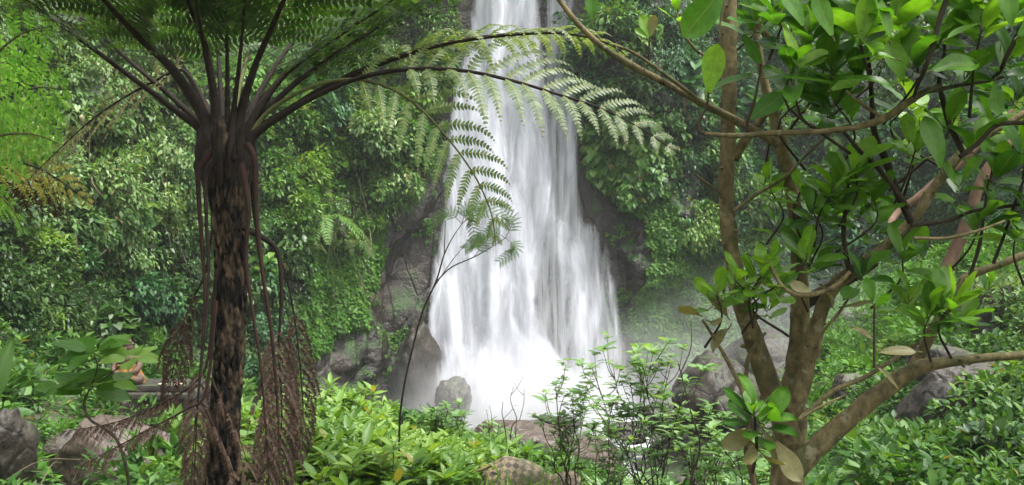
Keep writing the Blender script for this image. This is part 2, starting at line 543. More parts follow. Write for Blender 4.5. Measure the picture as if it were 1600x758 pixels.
# ------------------------------------------------------------------ terrain
TP = np.array([
    (0, 0, 5.4), (-4, 0, 5.5), (4, 0, 5.3), (0, -4, 6.2), (-9, -4, 7.5), (9, -4, 7.5), (0, -16, 13), (-20, -12, 13), (20, -12, 13),  # the rise behind the camera is unseen, added to block low sky light
    (0, 6, 5.28), (-1.6, 8.5, 4.8), (-3, 8, 4.7), (0.2, 8.5, 4.65), (1.4, 8, 4.3), (1.2, 6, 4.9), (2.6, 6, 4.6), (-4.5, 8, 4.6), (-2.6, 5, 5.2),
    (4.4, 10, 3.9), (6.5, 10, 4.3), (9, 10, 5.8), (5.5, 14, 3.5), (8.2, 15, 3.9), (6.0, 18, 2.7), (7.9, 22, 3.0), (12, 28, 4.9), (10.5, 19, 4.9), (13.5, 20, 6.6),
    (0.4, 11, 3.2), (0.3, 14, .9), (-2.4, 12, 3.5), (-5.5, 12, 3.65), (-5, 16, 3.1), (-7.6, 18, 3.6), (-9, 13, 5.0), (-7.2, 11, 4.3), (-6.4, 22, 2.6), (-4.2, 26, .7), (-5, 30, 1.0), (-3.4, 35, .2),
    (1, 36, -.8), (3, 31, -.55), (1.5, 26, -.5), (1, 21, -.4), (1, 17, -.2), (6, 34, 0.2), (6.4, 28, .9), (4.2, 24, .2), (3.4, 20, .4), (3.2, 16, 1.4), (2.6, 12, 2.8),
    (15, 33, 5.5), (17, 26, 7.5), (15, 12, 8.5), (11, 4, 6.5), (-13, 10, 8), (-14, 24, 5), (-11, 3, 7.0),
    (50, 60, 12), (-50, 60, 12), (0, 62, 6), (60, 0, 16), (-60, 0, 16), (55, -40, 22), (-55, -40, 22), (0, -42, 24)], float)


def _tps_fit(p, lam=.02):
    n = len(p)
    d = np.linalg.norm(p[:, None, :2] - p[None, :, :2], axis=2)
    K = np.where(d > 0, d * d * np.log(d + 1e-12), 0) + lam * np.eye(n) * 10
    Q = np.hstack([np.ones((n, 1)), p[:, :2]])
    A = np.block([[K, Q], [Q.T, np.zeros((3, 3))]])
    return np.linalg.solve(A, np.concatenate([p[:, 2], np.zeros(3)]))


_TW = _tps_fit(TP)


def ground_z(x, y):
    x = np.asarray(x, float); y = np.asarray(y, float)
    s = x.shape
    q = np.stack([x.ravel(), y.ravel()], 1)
    out = np.zeros(len(q))
    for i in range(0, len(q), 20000):
        qq = q[i:i + 20000]
        d = np.linalg.norm(qq[:, None] - TP[None, :, :2], axis=2)
        out[i:i + 20000] = np.where(d > 0, d * d * np.log(d + 1e-12), 0) @ _TW[:len(TP)] + _TW[-3] + qq @ _TW[-2:]
    p3 = np.stack([q[:, 0] * .55, q[:, 1] * .55, np.zeros(len(q))], 1)
    out = out + .16 * fbm(p3, 4, 5)
    return out.reshape(s)


def grid_faces(nu, nv):
    i = np.arange(nu - 1)[:, None] * nv
    j = np.arange(nv - 1)[None]
    return np.stack([i + j, i + nv + j, i + nv + j + 1, i + j + 1], -1).reshape(-1, 4)


gx = np.concatenate([np.linspace(-70, -16, 28)[:-1], np.linspace(-16, 20, 170), np.linspace(20, 70, 26)[1:]])
gy = np.concatenate([np.linspace(-45, -4, 24)[:-1], np.linspace(-4, 42, 210), np.linspace(42, 75, 14)[1:]])
GX, GY = np.meshgrid(gx, gy, indexing='ij')
GZ = ground_z(GX, GY)
mb = MB()
mb.add(np.stack([GX, GY, GZ], -1).reshape(-1, 3), grid_faces(len(gx), len(gy)))
m, nt, out = newmat('ground_soil')
n1 = noise(nt, 1.1, 6, .6); n2 = noise(nt, 9, 6, .65); n3 = noise(nt, .7, 5, .6)
c = ramp(nt, [(.3, (.030, .022, .014)), (.5, (.070, .052, .034)), (.7, (.125, .100, .072))], n2).outputs[0]
c = mixc(nt, ramp(nt, [(.42, (0, 0, 0)), (.56, (1, 1, 1))], n1).outputs[0], c, (.035, .065, .018))
pr = N_(nt, 'ShaderNodeBsdfPrincipled'); pr.inputs['Roughness'].default_value = .75
nt.links.new(c, pr.inputs['Base Color'])
b_ = N_(nt, 'ShaderNodeBump'); b_.inputs['Strength'].default_value = .8; b_.inputs['Distance'].default_value = .06
nt.links.new(n2, b_.inputs['Height']); nt.links.new(b_.outputs[0], pr.inputs['Normal'])
nt.links.new(pr.outputs[0], out.inputs['Surface'])
tag(mb.build('ground', m), 'sloping forest soil of the ravine below the lookout', kind='structure')

# ------------------------------------------------------------------ cliff: a horseshoe of rock round the falls
#        px     d    lean   bulge at foot
CT = np.array([
    (-900, 8, .30, 0), (-420, 11, .30, 0), (-150, 14.5, .30, 0), (0, 18, .28, .2), (200, 23, .26, .4), (400, 28, .22, .6), (540, 33, .12, .5), (640, 36.2, .05, .7), (700, 37.2, .03, 1.0),
    (800, 37.4, .02, 1.2), (900, 37.4, .02, 1.3), (960, 37.0, .03, 1.1), (1040, 36.4, .10, .9), (1150, 37.5, .24, .8), (1280, 38.5, .34, .6), (1420, 36.5, .40, .4), (1600, 31, .42, .3), (1800, 25.5, .40, .2), (2150, 18, .36, 0), (2700, 12, .3, 0)])
cb = np.stack([(CT[:, 0] - 800) / FPX * CT[:, 1], CT[:, 1], CT[:, 2], CT[:, 3]], 1)
NU, NV = 420, 200
CTOP = 27.0
cq = resamp(catmull(cb, 1200), NU)
tx = nrm(np.gradient(cq[:, :2], axis=0))
cn = np.stack([tx[:, 1], -tx[:, 0]], 1)      # towards the valley
zz = np.linspace(-2.5, CTOP, NV)


def ledge(z):        # the foot of the fall stands out below about 8.6 m
    return sstep(11.5, 7.2, z) * .55 + sstep(8.5, 1.0, z) * .6


ZG = np.broadcast_to(zz[None], (NU, NV))
offn = -cq[:, 2:3] * np.maximum(ZG, 0) + cq[:, 3:4] * ledge(ZG)
top_back = sstep(22, CTOP, ZG) * 6.0
CX = cq[:, 0:1] + cn[:, 0:1] * (offn - top_back)
CY = cq[:, 1:2] + cn[:, 1:2] * (offn - top_back)
CP = np.stack([CX, CY, ZG], -1)
wpx, wpy = proj(CP.reshape(-1, 3))
wpx = wpx.reshape(NU, NV); wpy = wpy.reshape(NU, NV)
inwater = sstep(640, 700, wpx) * sstep(985, 930, wpx) * (CY > 30)
CW0 = CP.copy()                                        # smooth wall, the water hangs in front of it
amp = 1.0 - .86 * inwater
amp = amp * (1 - .45 * sstep(520, 600, wpx) * sstep(760, 700, wpx) * (CY > 25))
q3 = CP * np.array([.42, .42, .22])
disp = fbm(q3, 4, 21) * .95 + np.abs(fbm(CP * np.array([1.0, 1.0, .35]), 3, 33)) * .45 + fbm(CP * 1.7, 3, 40) * .14
# blocky joints on the bare rock
blk = _hash(np.floor(CP[..., 0] * .9 + .35 * vnoise(CP * .6, 3)).astype(np.int64), np.floor(CP[..., 2] * .55 + .4 * vnoise(CP * .5, 9)).astype(np.int64), np.zeros(CP.shape[:2], np.int64), 3) - .5
blk2 = _hash(np.floor(CP[..., 0] * 2.1 + .5 * vnoise(CP * .9, 13)).astype(np.int64), np.floor(CP[..., 2] * 1.1 + .5 * vnoise(CP * .8, 19)).astype(np.int64), np.zeros(CP.shape[:2], np.int64), 8) - .5
disp = (disp + blk * .6 + blk2 * .3) * amp
CP[..., 0] += cn[:, 0:1] * disp
CP[..., 1] += cn[:, 1:2] * disp
CP[..., 2] += .15 * amp * fbm(q3 + 9, 3, 50)
mb = MB()
# the plateau behind the rim closes the top
rim = CP[:, -1]
back = rim + np.concatenate([-cn * 14, np.full((NU, 1), 2.0)], 1)
ALL = np.concatenate([CP, back[:, None]], 1)
mb.add(ALL.reshape(-1, 3), grid_faces(NU, NV + 1))
tag(mb.build('cliff', M['cliff']), 'dark wet rock cliff curving round the falls', kind='structure')
du = np.gradient(CP, axis=0); dv = np.gradient(CP, axis=1)
CN = nrm(np.cross(du, dv))
flip = np.sign((CN[..., :2] * cn[:, None]).sum(-1, keepdims=True)); CN = CN * np.where(flip == 0, 1, flip)
carea = np.linalg.norm(np.cross(du, dv), axis=-1)


def cliff_samples(n, mask):
    """n points on the cliff, picked by area where mask (NU,NV) > 0"""
    w = (carea * mask)[:-1, :-1].ravel()
    k = rng.choice(len(w), n, p=w / w.sum())
    i, j = k // (NV - 1), k % (NV - 1)
    a, b = rng.random(n), rng.random(n)
    def lerp(G):
        return (G[i, j] * ((1 - a) * (1 - b))[:, None] + G[i + 1, j] * (a * (1 - b))[:, None] + G[i, j + 1] * ((1 - a) * b)[:, None] + G[i + 1, j + 1] * (a * b)[:, None])
    return lerp(CP), nrm(lerp(CN))


# picture position of every cliff node, wobbled, to lay out what grows where
CPX, CPY = proj(CP.reshape(-1, 3))
CPX = CPX.reshape(NU, NV) + 26 * fbm(CP * .5, 3, 71)
CPY = CPY.reshape(NU, NV) + 26 * fbm(CP * .5 + 31, 3, 72)
VIS = (CPX > -260) & (CPX < 1860) & (CPY > -190) & (CPY < 800) & (CP[..., 1] > 6)


def edge(y, tab):
    t = np.array(tab, float)
    return np.interp(y, t[:, 0], t[:, 1])


rockL = edge(CPY, [(-200, 700), (230, 690), (262, 640), (330, 610), (400, 590), (470, 556), (520, 545), (560, 500), (600, 470), (650, 450)])
rockR = edge(CPY, [(-200, 900), (215, 905), (240, 925), (320, 962), (350, 1004), (430, 1004), (480, 985), (560, 1000), (600, 1120), (650, 1400)])
bare = (CPX > rockL) & (CPX < rockR)
veg = VIS & ~bare

# ------------------------------------------------------------------ water: pool and stream in the ravine
m, nt, out = newmat('stream_water')
geo = nt.nodes.new('ShaderNodeNewGeometry')
foam = noise(nt, 1.3, 6, .65, dist=.6)
fine = noise(nt, 7, 4, .6)
sp = nt.nodes.new('ShaderNodeSeparateXYZ'); nt.links.new(geo.outputs['Position'], sp.inputs[0])
nearf = ramp(nt, [(.0, (0, 0, 0)), (1, (1, 1, 1))])
mr = N_(nt, 'ShaderNodeMapRange'); mr.inputs[1].default_value = 27; mr.inputs[2].default_value = 34; mr.inputs[3].default_value = 0; mr.inputs[4].default_value = .10
nt.links.new(sp.outputs[1], mr.inputs[0])
ad = N_(nt, 'ShaderNodeMath', operation='ADD'); nt.links.new(foam, ad.inputs[0]); nt.links.new(mr.outputs[0], ad.inputs[1])
fr = ramp(nt, [(.55, (0, 0, 0)), (.66, (1, 1, 1))], ad.outputs[0])
c = mixc(nt, fr.outputs[0], (.07, .085, .075), (.85, .87, .88))
pr = N_(nt, 'ShaderNodeBsdfPrincipled'); pr.inputs['Roughness'].default_value = .12
nt.links.new(c, pr.inputs['Base Color'])
rr = ramp(nt, [(0, (.1, .1, .1)), (1, (.7, .7, .7))], fr.outputs[0]); nt.links.new(rr.outputs[0], pr.inputs['Roughness'])
b_ = N_(nt, 'ShaderNodeBump'); b_.inputs['Strength'].default_value = .5; b_.inputs['Distance'].default_value = .08
nt.links.new(fine, b_.inputs['Height']); nt.links.new(b_.outputs[0], pr.inputs['Normal'])
nt.links.new(pr.outputs[0], out.inputs['Surface'])
mb = MB()
X, Y = np.meshgrid(np.linspace(-8, 11, 120), np.linspace(14, 38, 150), indexing='ij')
W = .05 * fbm(np.stack([X * 1.4, Y * 1.4, X * 0], -1), 3, 8) + .02 + .25 * sstep(26, 18, Y) * 0
mb.add(np.stack([X, Y, W], -1).reshape(-1, 3), grid_faces(120, 150))
tag(mb.build('water', m), 'shallow pool and stream below the waterfall', kind='structure')

# ------------------------------------------------------------------ the waterfall
def water_mat(name, cover, sc=(9, .55), seed=0.0, tint=(.90, .92, .985)):
    m, nt, out = newmat(name)
    uv = nt.nodes.new('ShaderNodeUVMap')
    mp = N_(nt, 'ShaderNodeMapping'); mp.inputs['Scale'].default_value = (sc[0], sc[1], 1); mp.inputs['Location'].default_value = (seed, seed * .37, 0)
    nt.links.new(uv.outputs[0], mp.inputs['Vector'])
    n1 = noise(nt, 1.0, 6, .55, mp.outputs[0], 1.3)
    mp2 = N_(nt, 'ShaderNodeMapping'); mp2.inputs['Scale'].default_value = (sc[0] * 3.2, sc[1] * 1.3, 1); mp2.inputs['Location'].default_value = (seed * 2, 0, 0)
    nt.links.new(uv.outputs[0], mp2.inputs['Vector'])
    n2 = noise(nt, 1.0, 5, .6, mp2.outputs[0], .7)
    sp = nt.nodes.new('ShaderNodeSeparateXYZ'); nt.links.new(uv.outputs[0], sp.inputs[0])
    # uv.x runs over metres; the edge distance is kept in the second uv-like attribute 'edge'
    at = N_(nt, 'ShaderNodeAttribute'); at.attribute_name = 'edge'
    mixn = N_(nt, 'ShaderNodeMath', operation='MULTIPLY_ADD'); nt.links.new(n2, mixn.inputs[0]); mixn.inputs[1].default_value = .34; nt.links.new(n1, mixn.inputs[2])
    e = N_(nt, 'ShaderNodeMath', operation='MULTIPLY_ADD'); nt.links.new(at.outputs['Fac'], e.inputs[0]); e.inputs[1].default_value = .75; nt.links.new(mixn.outputs[0], e.inputs[2])
    lo = cover - .07
    r = ramp(nt, [(0, (0, 0, 0)), (1, (1, 1, 1))])
    mr = N_(nt, 'ShaderNodeMapRange'); mr.inputs[1].default_value = lo - .34; mr.inputs[2].default_value = lo + .34; mr.inputs[4].default_value = .96
    nt.links.new(e.outputs[0], mr.inputs[0])
    df = N_(nt, 'ShaderNodeBsdfDiffuse')
    tr = N_(nt, 'ShaderNodeBsdfTranslucent'); tr.inputs['Color'].default_value = (*tint, 1)
    shade = ramp(nt, [(.55, tuple(c * .70 for c in tint)), (.95, tuple(c * .93 for c in tint))], mixn.outputs[0]); nt.links.new(shade.outputs[0], df.inputs['Color'])
    b = N_(nt, 'ShaderNodeBump'); b.inputs['Strength'].default_value = .35; b.inputs['Distance'].default_value = .15
    nt.links.new(mixn.outputs[0], b.inputs['Height']); nt.links.new(b.outputs[0], df.inputs['Normal'])
    mx = N_(nt, 'ShaderNodeMixShader'); mx.inputs[0].default_value = .25
    nt.links.new(df.outputs[0], mx.inputs[1]); nt.links.new(tr.outputs[0], mx.inputs[2])
    tp = N_(nt, 'ShaderNodeBsdfTransparent')
    ma = N_(nt, 'ShaderNodeMixShader'); nt.links.new(mr.outputs[0], ma.inputs[0])
    nt.links.new(tp.outputs[0], ma.inputs[1]); nt.links.new(mx.outputs[0], ma.inputs[2])
    nt.links.new(ma.outputs[0], out.inputs['Surface'])
    return m


def wall_y(x, z):
    """depth of the smooth cliff wall at x, z (nearest column)"""
    xs = CW0[:, :, 0]; ys = CW0[:, :, 1]
    k = np.clip(np.searchsorted(zz, z), 0, NV - 1)
    res = np.zeros_like(x)
    sel = np.where((cq[:, 1] > 33) & (np.abs(cq[:, 0]) < 14))[0]
    k = np.clip(k, 1, NV - 1)
    w = np.clip((z - zz[k - 1]) / (zz[1] - zz[0]), 0, 1)
    for kk in np.unique(k):
        mk = k == kk
        o = np.argsort(xs[sel, kk]); o2 = np.argsort(xs[sel, kk - 1])
        res[mk] = w[mk] * np.interp(x[mk], xs[sel, kk][o], ys[sel, kk][o]) + (1 - w[mk]) * np.interp(x[mk], xs[sel, kk - 1][o2], ys[sel, kk - 1][o2])
    return res


def curtain(name, rows, off, mat, parent, nu=110, nv=170, relief=.12, seed=0, soft=.5, fade=0.0, fade_b=0.0):
    t = np.array(rows, float)
    py = np.linspace(t[0, 0], t[-1, 0], nv)
    L = np.interp(py, t[:, 0], t[:, 1]); R = np.interp(py, t[:, 0], t[:, 2])
    s = np.linspace(0, 1, nu)
    px = L[:, None] + (R - L)[:, None] * s[None]
    PY = np.broadcast_to(py[:, None], px.shape)
    d = np.full(px.shape, 36.6)
    for _ in range(3):
        x = (px - 800) / FPX * d; z = CAM_Z - (PY - 379) / FPX * d
        d = wall_y(x.ravel(), z.ravel()).reshape(x.shape) - off - .5 * np.clip((8.5 - z) / 8.5, 0, 1) ** 1.5
    x = (px - 800) / FPX * d; z = CAM_Z - (PY - 379) / FPX * d
    rel = fbm(np.stack([x * 1.3, z * .25 + seed * 5.1, x * 0 + seed], -1), 2, 60 + seed) * relief * 1.6
    v = np.stack([x, d + rel, z], -1)
    uv = np.stack([x + seed * 3.3, z], -1)
    e = np.minimum(s, 1 - s)[None] * np.abs(R - L)[:, None] / 40 / soft
    e = np.clip(e, 0, 1)
    if fade:
        jag = fbm(np.stack([x * 1.3, x * 0, x * 0 + seed], -1), 3, 15)
        e = e * sstep(0, fade, np.linspace(0, 1, nv)[:, None] + fade * (.55 * jag - .35))
    if fade_b: e = e * sstep(1, 1 - fade_b, np.linspace(0, 1, nv))[:, None]
    mb = MB(); mb.add(v.reshape(-1, 3), grid_faces(nv, nu), 0, uv.reshape(-1, 2))
    o = mb.build(name, mat, parent)
    a = o.data.attributes.new('edge', 'FLOAT', 'POINT'); a.data.foreach_set('value', e.astype(np.float32).ravel())
    return o


wf = tag(empty('waterfall', (0.6, 36.4, 0)), 'tall white waterfall plunging down the dark cliff into a misty pool', 'waterfall')
W1 = water_mat('water_dense', 1.34, (1.0, .17), 1.0)
W2 = water_mat('water_mid', 1.47, (1.3, .30), 4.0)
W3 = water_mat('water_thin', 1.54, (2.0, .15), 8.0, (.86, .88, .92))
main_rows = [(-190, 744, 850), (-60, 740, 846), (60, 722, 850), (140, 706, 856), (200, 697, 864), (330, 684, 866), (400, 675, 852), (470, 664, 842), (520, 655, 852), (580, 655, 896), (655, 668, 940)]
curtain('main_curtain', main_rows, .50, W1, wf, seed=1)
curtain('main_curtain', [(a, b - 4, c + 8) for a, b, c in main_rows], .80, W2, wf, seed=2, relief=.2)
rr = [(-190, 835, 905), (-60, 838, 903), (100, 836, 908), (200, 830, 911), (330, 822, 920), (560, 822, 950)]
curtain('upper_curtain', rr, .38, W3, wf, seed=3, fade_b=.3)
curtain('upper_curtain', [(-190, 872, 906), (-60, 872, 904), (120, 876, 908), (330, 862, 916), (430, 864, 930)], .52, W2, wf, seed=9, fade_b=.3)
casc = [(285, 826, 936), (320, 826, 946), (360, 830, 960), (400, 836, 974), (480, 846, 996), (560, 848, 1010), (655, 840, 1030)]
curtain('lower_cascade', casc, .48, W2, wf, seed=4, relief=.25, fade=.12, soft=1.1)
curtain('lower_cascade', [(330, 842, 924), (400, 848, 944), (480, 856, 966), (560, 862, 980), (655, 858, 990)], .78, W2, wf, seed=5, relief=.3, fade=.16, soft=1.0)
curtain('thin_veil', [(300, 800, 905), (400, 815, 900), (500, 812, 900), (655, 800, 910)], .42, W3, wf, seed=6, fade=.1)
curtain('foot_cascade', [(455, 690, 790), (520, 680, 830), (580, 690, 880), (655, 700, 930)], 1.15, W2, wf, seed=7, relief=.35, fade=.3)
curtain('apron', [(500, 655, 760), (550, 650, 815), (600, 655, 880), (660, 668, 935)], 1.5, W1, wf, seed=12, relief=.4, fade=.4, soft=1.6)
curtain('side_stream', [(300, 922, 934), (350, 928, 942), (420, 942, 956), (500, 954, 968), (560, 962, 976), (640, 966, 982)], .35, water_mat('water_side', 1.40, (5, .25), 3.0), wf, nu=24, seed=8, soft=.25, fade=.35)
curtain('side_stream', [(330, 900, 912), (380, 912, 926), (440, 926, 940), (520, 938, 952)], .55, water_mat('water_side_b', 1.42, (5, .3), 6.0), wf, nu=24, seed=10, soft=.3, fade=.4)


# ------------------------------------------------------------------ air: even haze in the whole ravine, spray at the foot of the fall
def box_mesh(name, lo, hi, mat):
    lo, hi = np.array(lo, float), np.array(hi, float)
    v = np.array([[x, y, z] for x in (0, 1) for y in (0, 1) for z in (0, 1)]) * (hi - lo) + lo
    f = [[0, 1, 3, 2], [4, 6, 7, 5], [0, 4, 5, 1], [2, 3, 7, 6], [0, 2, 6, 4], [1, 5, 7, 3]]
    mb = MB(); mb.add(v, f)
    return mb.build(name, mat, smooth=False)


m, nt, out = newmat('haze_air')
vp = N_(nt, 'ShaderNodeVolumePrincipled')
vp.inputs['Color'].default_value = (.95, .97, 1.0, 1)
vp.inputs['Density'].default_value = HAZE
nt.links.new(vp.outputs[0], out.inputs['Volume'])
tag(box_mesh('haze', (-80, -55, -4.5), (80, 85, 46), m), kind='stuff')


def mist(name, c, r, dens, label, seed=0.0):
    m, nt, out = newmat('mist_' + name)
    tc = nt.nodes.new('ShaderNodeTexCoord')
    ln = N_(nt, 'ShaderNodeVectorMath', operation='LENGTH')
    nt.links.new(tc.outputs['Object'], ln.inputs[0])
    mp = N_(nt, 'ShaderNodeMapping'); mp.inputs['Location'].default_value = (seed, 0, 0); mp.inputs['Scale'].default_value = (2.2, 2.2, 1.6)
    nt.links.new(tc.outputs['Object'], mp.inputs['Vector'])
    nz = noise(nt, 1.0, 3, .55, mp.outputs[0], .4)
    mr = N_(nt, 'ShaderNodeMapRange'); mr.interpolation_type = 'SMOOTHSTEP'
    mr.inputs[1].default_value = 1.0; mr.inputs[2].default_value = .1; mr.inputs[3].default_value = 0; mr.inputs[4].default_value = 1
    nt.links.new(ln.outputs['Value'], mr.inputs[0])
    r2 = ramp(nt, [(.34, (.04, .04, .04)), (.68, (1.0, 1.0, 1.0))], nz)
    mu = N_(nt, 'ShaderNodeMath', operation='MULTIPLY'); nt.links.new(mr.outputs[0], mu.inputs[0]); nt.links.new(r2.outputs[0], mu.inputs[1])
    md = N_(nt, 'ShaderNodeMath', operation='MULTIPLY'); nt.links.new(mu.outputs[0], md.inputs[0]); md.inputs[1].default_value = dens
    vp = N_(nt, 'ShaderNodeVolumePrincipled'); vp.inputs['Color'].default_value = (.97, .975, 1, 1)
    nt.links.new(md.outputs[0], vp.inputs['Density'])
    nt.links.new(vp.outputs[0], out.inputs['Volume'])
    th = np.linspace(0, np.pi, 17); ph = np.linspace(0, 2 * np.pi, 25)
    T, Ph = np.meshgrid(th, ph, indexing='ij')
    v = np.stack([np.sin(T) * np.cos(Ph), np.sin(T) * np.sin(Ph), np.cos(T)], -1) * 1.0
    mb = MB(); mb.add(v.reshape(-1, 3), grid_faces(17, 25))
    o = mb.build('mist', m)
    o.location = [float(k) for k in c]; o.scale = r
    return tag(o, label, kind='stuff')


mist('foot', P(815, 650, 33.4), (6.2, 2.7, 2.7), 1.2, 'dense white spray boiling at the foot of the falls', 1.0)
mist('wide', P(900, 620, 32.5), (8.5, 4.0, 3.6), .17, 'thin mist drifting around the pool', 4.0)
mist('right', P(1240, 560, 30), (8.5, 5.0, 4.0), .12, 'thin mist drifting over the rocks right of the pool', 7.0)

# ------------------------------------------------------------------ vegetation on the cliff and slopes
TS = T_small(.46)
TS_L = T_small(.30)
TS_H = T_small(.85, .1)
TM = T_grid(.40, lanceo, 3, .14, .22, 1)
TM_W = T_grid(.52, ovate, 4, .12, .25, 1)
TM_H = T_grid(.85, heart, 4, .10, .22, 1)


def clump_arrays(c, n, R, nl, lobes=11, hang=.5, flat=1.0):
    """leaves of one bushy clump at c facing n: lumps on a half ball, gaps between"""
    lob = rand_unit(lobes) + n * .75
    lob = nrm(lob) * R * (.45 + .55 * rng.random((lobes, 1))) * np.array([1, 1, flat])
    k = rng.integers(0, lobes, nl)
    rad = R * (.22 + .16 * rng.random(lobes))[k][:, None]
    o = rand_unit(nl)
    p = c + lob[k] + o * rad * np.cbrt(rng.random((nl, 1)) * .75 + .25)
    outw = nrm(nrm(p - c) * .6 + n * .5 + o * .5)
    d = nrm(outw * (1 - hang * .5) + rand_unit(nl) * .55 - Z * hang * .9)
    nm = nrm(outw * .5 + Z * .8 + rand_unit(nl) * .35)
    return p, d, nm


def cover(name, label, mask, nbase, nclump, R, per, size, T, mat, hang=.6, sd=.35, depth=.35, baseT=None):
    mb = MB()
    p, n = cliff_samples(nbase, mask)
    o = rand_unit(nbase)
    p = p + n * (rng.random((nbase, 1)) * depth + .02)
    d = nrm(n * .45 + o * .6 - Z * hang)
    put_leaves(mb, baseT or T, p, d, nrm(n * .7 + Z * .6 + o * .3), size * np.exp(rng.normal(0, sd * .6, nbase)))
    cp, cnn = cliff_samples(max(nclump, 1), mask)
    for i in range(nclump):
        r = R * (.55 + .8 * rng.random())
        nl = int(per * (r / R) ** 1.6)
        a = clump_arrays(cp[i] + cnn[i] * r * .25, nrm(cnn[i] + Z * .25), r, nl, 9 + int(6 * rng.random()), hang)
        u = rng.random()
        Tc = T if u < .6 else (TS_L if u < .76 else (TS_H if u < .9 else TM_W))
        put_leaves(mb, Tc, *a, size * np.exp(rng.normal(0, .33)) * np.exp(rng.normal(0, sd * .5, nl)))
    return tag(mb.build(name, mat), label, kind='stuff')


def reg(x0, x1, y0, y1):
    return veg & (CPX >= x0) & (CPX < x1) & (CPY >= y0) & (CPY < y1)


ivyL = veg & (CPX > np.interp(CPY, [330, 420, 600], [600, 470, 430])) & (CPX < 700) & (CPY > 330)
ivyR = veg & (CPX > 955) & (CPX < np.interp(CPY, [320, 420, 600], [1060, 1110, 1180])) & (CPY > 318)
heartR = veg & (CPX > 880) & (CPX < 1045) & (CPY > 195) & (CPY <= 325)
rest = veg & ~ivyL & ~ivyR & ~heartR
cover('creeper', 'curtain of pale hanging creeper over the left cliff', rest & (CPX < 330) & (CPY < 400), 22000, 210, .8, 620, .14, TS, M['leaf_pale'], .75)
cover('undergrowth', 'leafy undergrowth with shade put into its colour low on the left cliff', rest & (CPX < 470) & (CPY >= 380), 18000, 140, .75, 420, .15, TS, M['leaf_dark'], .6)  # dark leaf colour stands in for the shade low on this cliff
cover('foliage', 'leafy bushes scattered low over the left cliff', rest & (CPX < 470) & (CPY >= 330), 4000, 40, .65, 520, .13, TS, M['leaf_teal'], .6)
cover('foliage', 'mixed green foliage on the cliff left of the falls', rest & (CPX >= 320) & (CPX < 720) & (CPY < 430), 20000, 125, .85, 520, .17, TS, M['leaf_mid'], .55)
cover('ivy', 'bright green ivy clinging to the rock left of the falls', ivyL, 22000, 0, .5, 0, .115, TS_H, M['leaf_ivy'], .75, depth=.14)
cover('ivy', 'bright green ivy clinging to the rock right of the falls', ivyR, 24000, 8, .5, 260, .115, TS_H, M['leaf_ivy'], .75, depth=.16)
cover('creeper', 'heart leaved creeper shingling the cliff right of the falls', heartR, 6500, 14, .6, 150, .27, TM_H, M['leaf_mid'], .95, depth=.3)
cover('foliage', 'dense jungle foliage on the cliff behind the right hand tree', rest & (CPX >= 905) & (CPY < 420), 36000, 280, 1.05, 430, .22, TS, M['leaf_teal'], .55)
cover('foliage', 'lighter bushes in the jungle on the right cliff', rest & (CPX >= 905) & (CPY < 420), 12000, 130, .9, 480, .20, TS, M['leaf_mid'], .6)
cover('ground_cover', 'misty green ground cover on the slope right of the pool', rest & (CPX >= 1000) & (CPY >= 400), 20000, 40, .6, 300, .14, TS_H, M['leaf_ivy'], .5)
# scattered tufts on the bare rock beside the water
tuft = VIS & bare & (((CPX > 560) & (CPX < 690)) | ((CPX > 930) & (CPX < 1010))) & (CPY > 330) & (fbm(CP * 1.1, 3, 90) > .42)
cover('moss', 'green moss and small plants in cracks of the wet rock', tuft, 4200, 0, .3, 0, .09, TS_H, M['leaf_ivy'], .6, depth=.07)

# ---- undergrowth on the ravine slopes (terrain)
def slope_cover(name, label, poly, n, nclump, R, per, size, T, mat, hang=.3, base_h=.25):
    """poly: (x0,x1,y0,y1,fn) boxes in metres with an optional test"""
    mb = MB()
    x0, x1, y0, y1, fn = poly
    def pick(k):
        xs, ys = [], []
        while sum(map(len, xs)) < k:
            x = rng.uniform(x0, x1, k * 2); y = rng.uniform(y0, y1, k * 2)
            q = np.stack([x, y, ground_z(x, y)], 1)
            px, py = proj(q)
            ok = (px > -250) & (px < 1850) & (py < 900) & fn(x, y, q[:, 2], px, py)
            if not ok.any(): continue
            xs.append(q[ok])
            if len(xs) > 60: break
        return np.concatenate(xs)[:k]
    q = pick(n); k = len(q)
    o = rand_unit(k)
    q = q + Z * rng.random((k, 1)) * base_h
    put_leaves(mb, T, q, nrm(o * np.array([1, 1, .4]) + Z * .25), nrm(Z + o * .45), size * np.exp(rng.normal(0, .25, k)))
    cc = pick(nclump)
    for c in cc:
        r = R * (.4 + 1.2 * rng.random() ** 1.7)
        nl = int(per * (r / R) ** 1.7)
        a = clump_arrays(c + Z * r * .1, nrm(Z + np.array([0, -.35, 0])), r, nl, 8 + int(6 * rng.random()), hang, .75)
        u = rng.random()
        Tc = T if u < .6 else (TS_L if u < .8 else TM_W)
        put_leaves(mb, Tc, *a, size * np.exp(rng.normal(0, .3)) * np.exp(rng.normal(0, .2, nl)))
    return tag(mb.build(name, mat), label, kind='stuff')


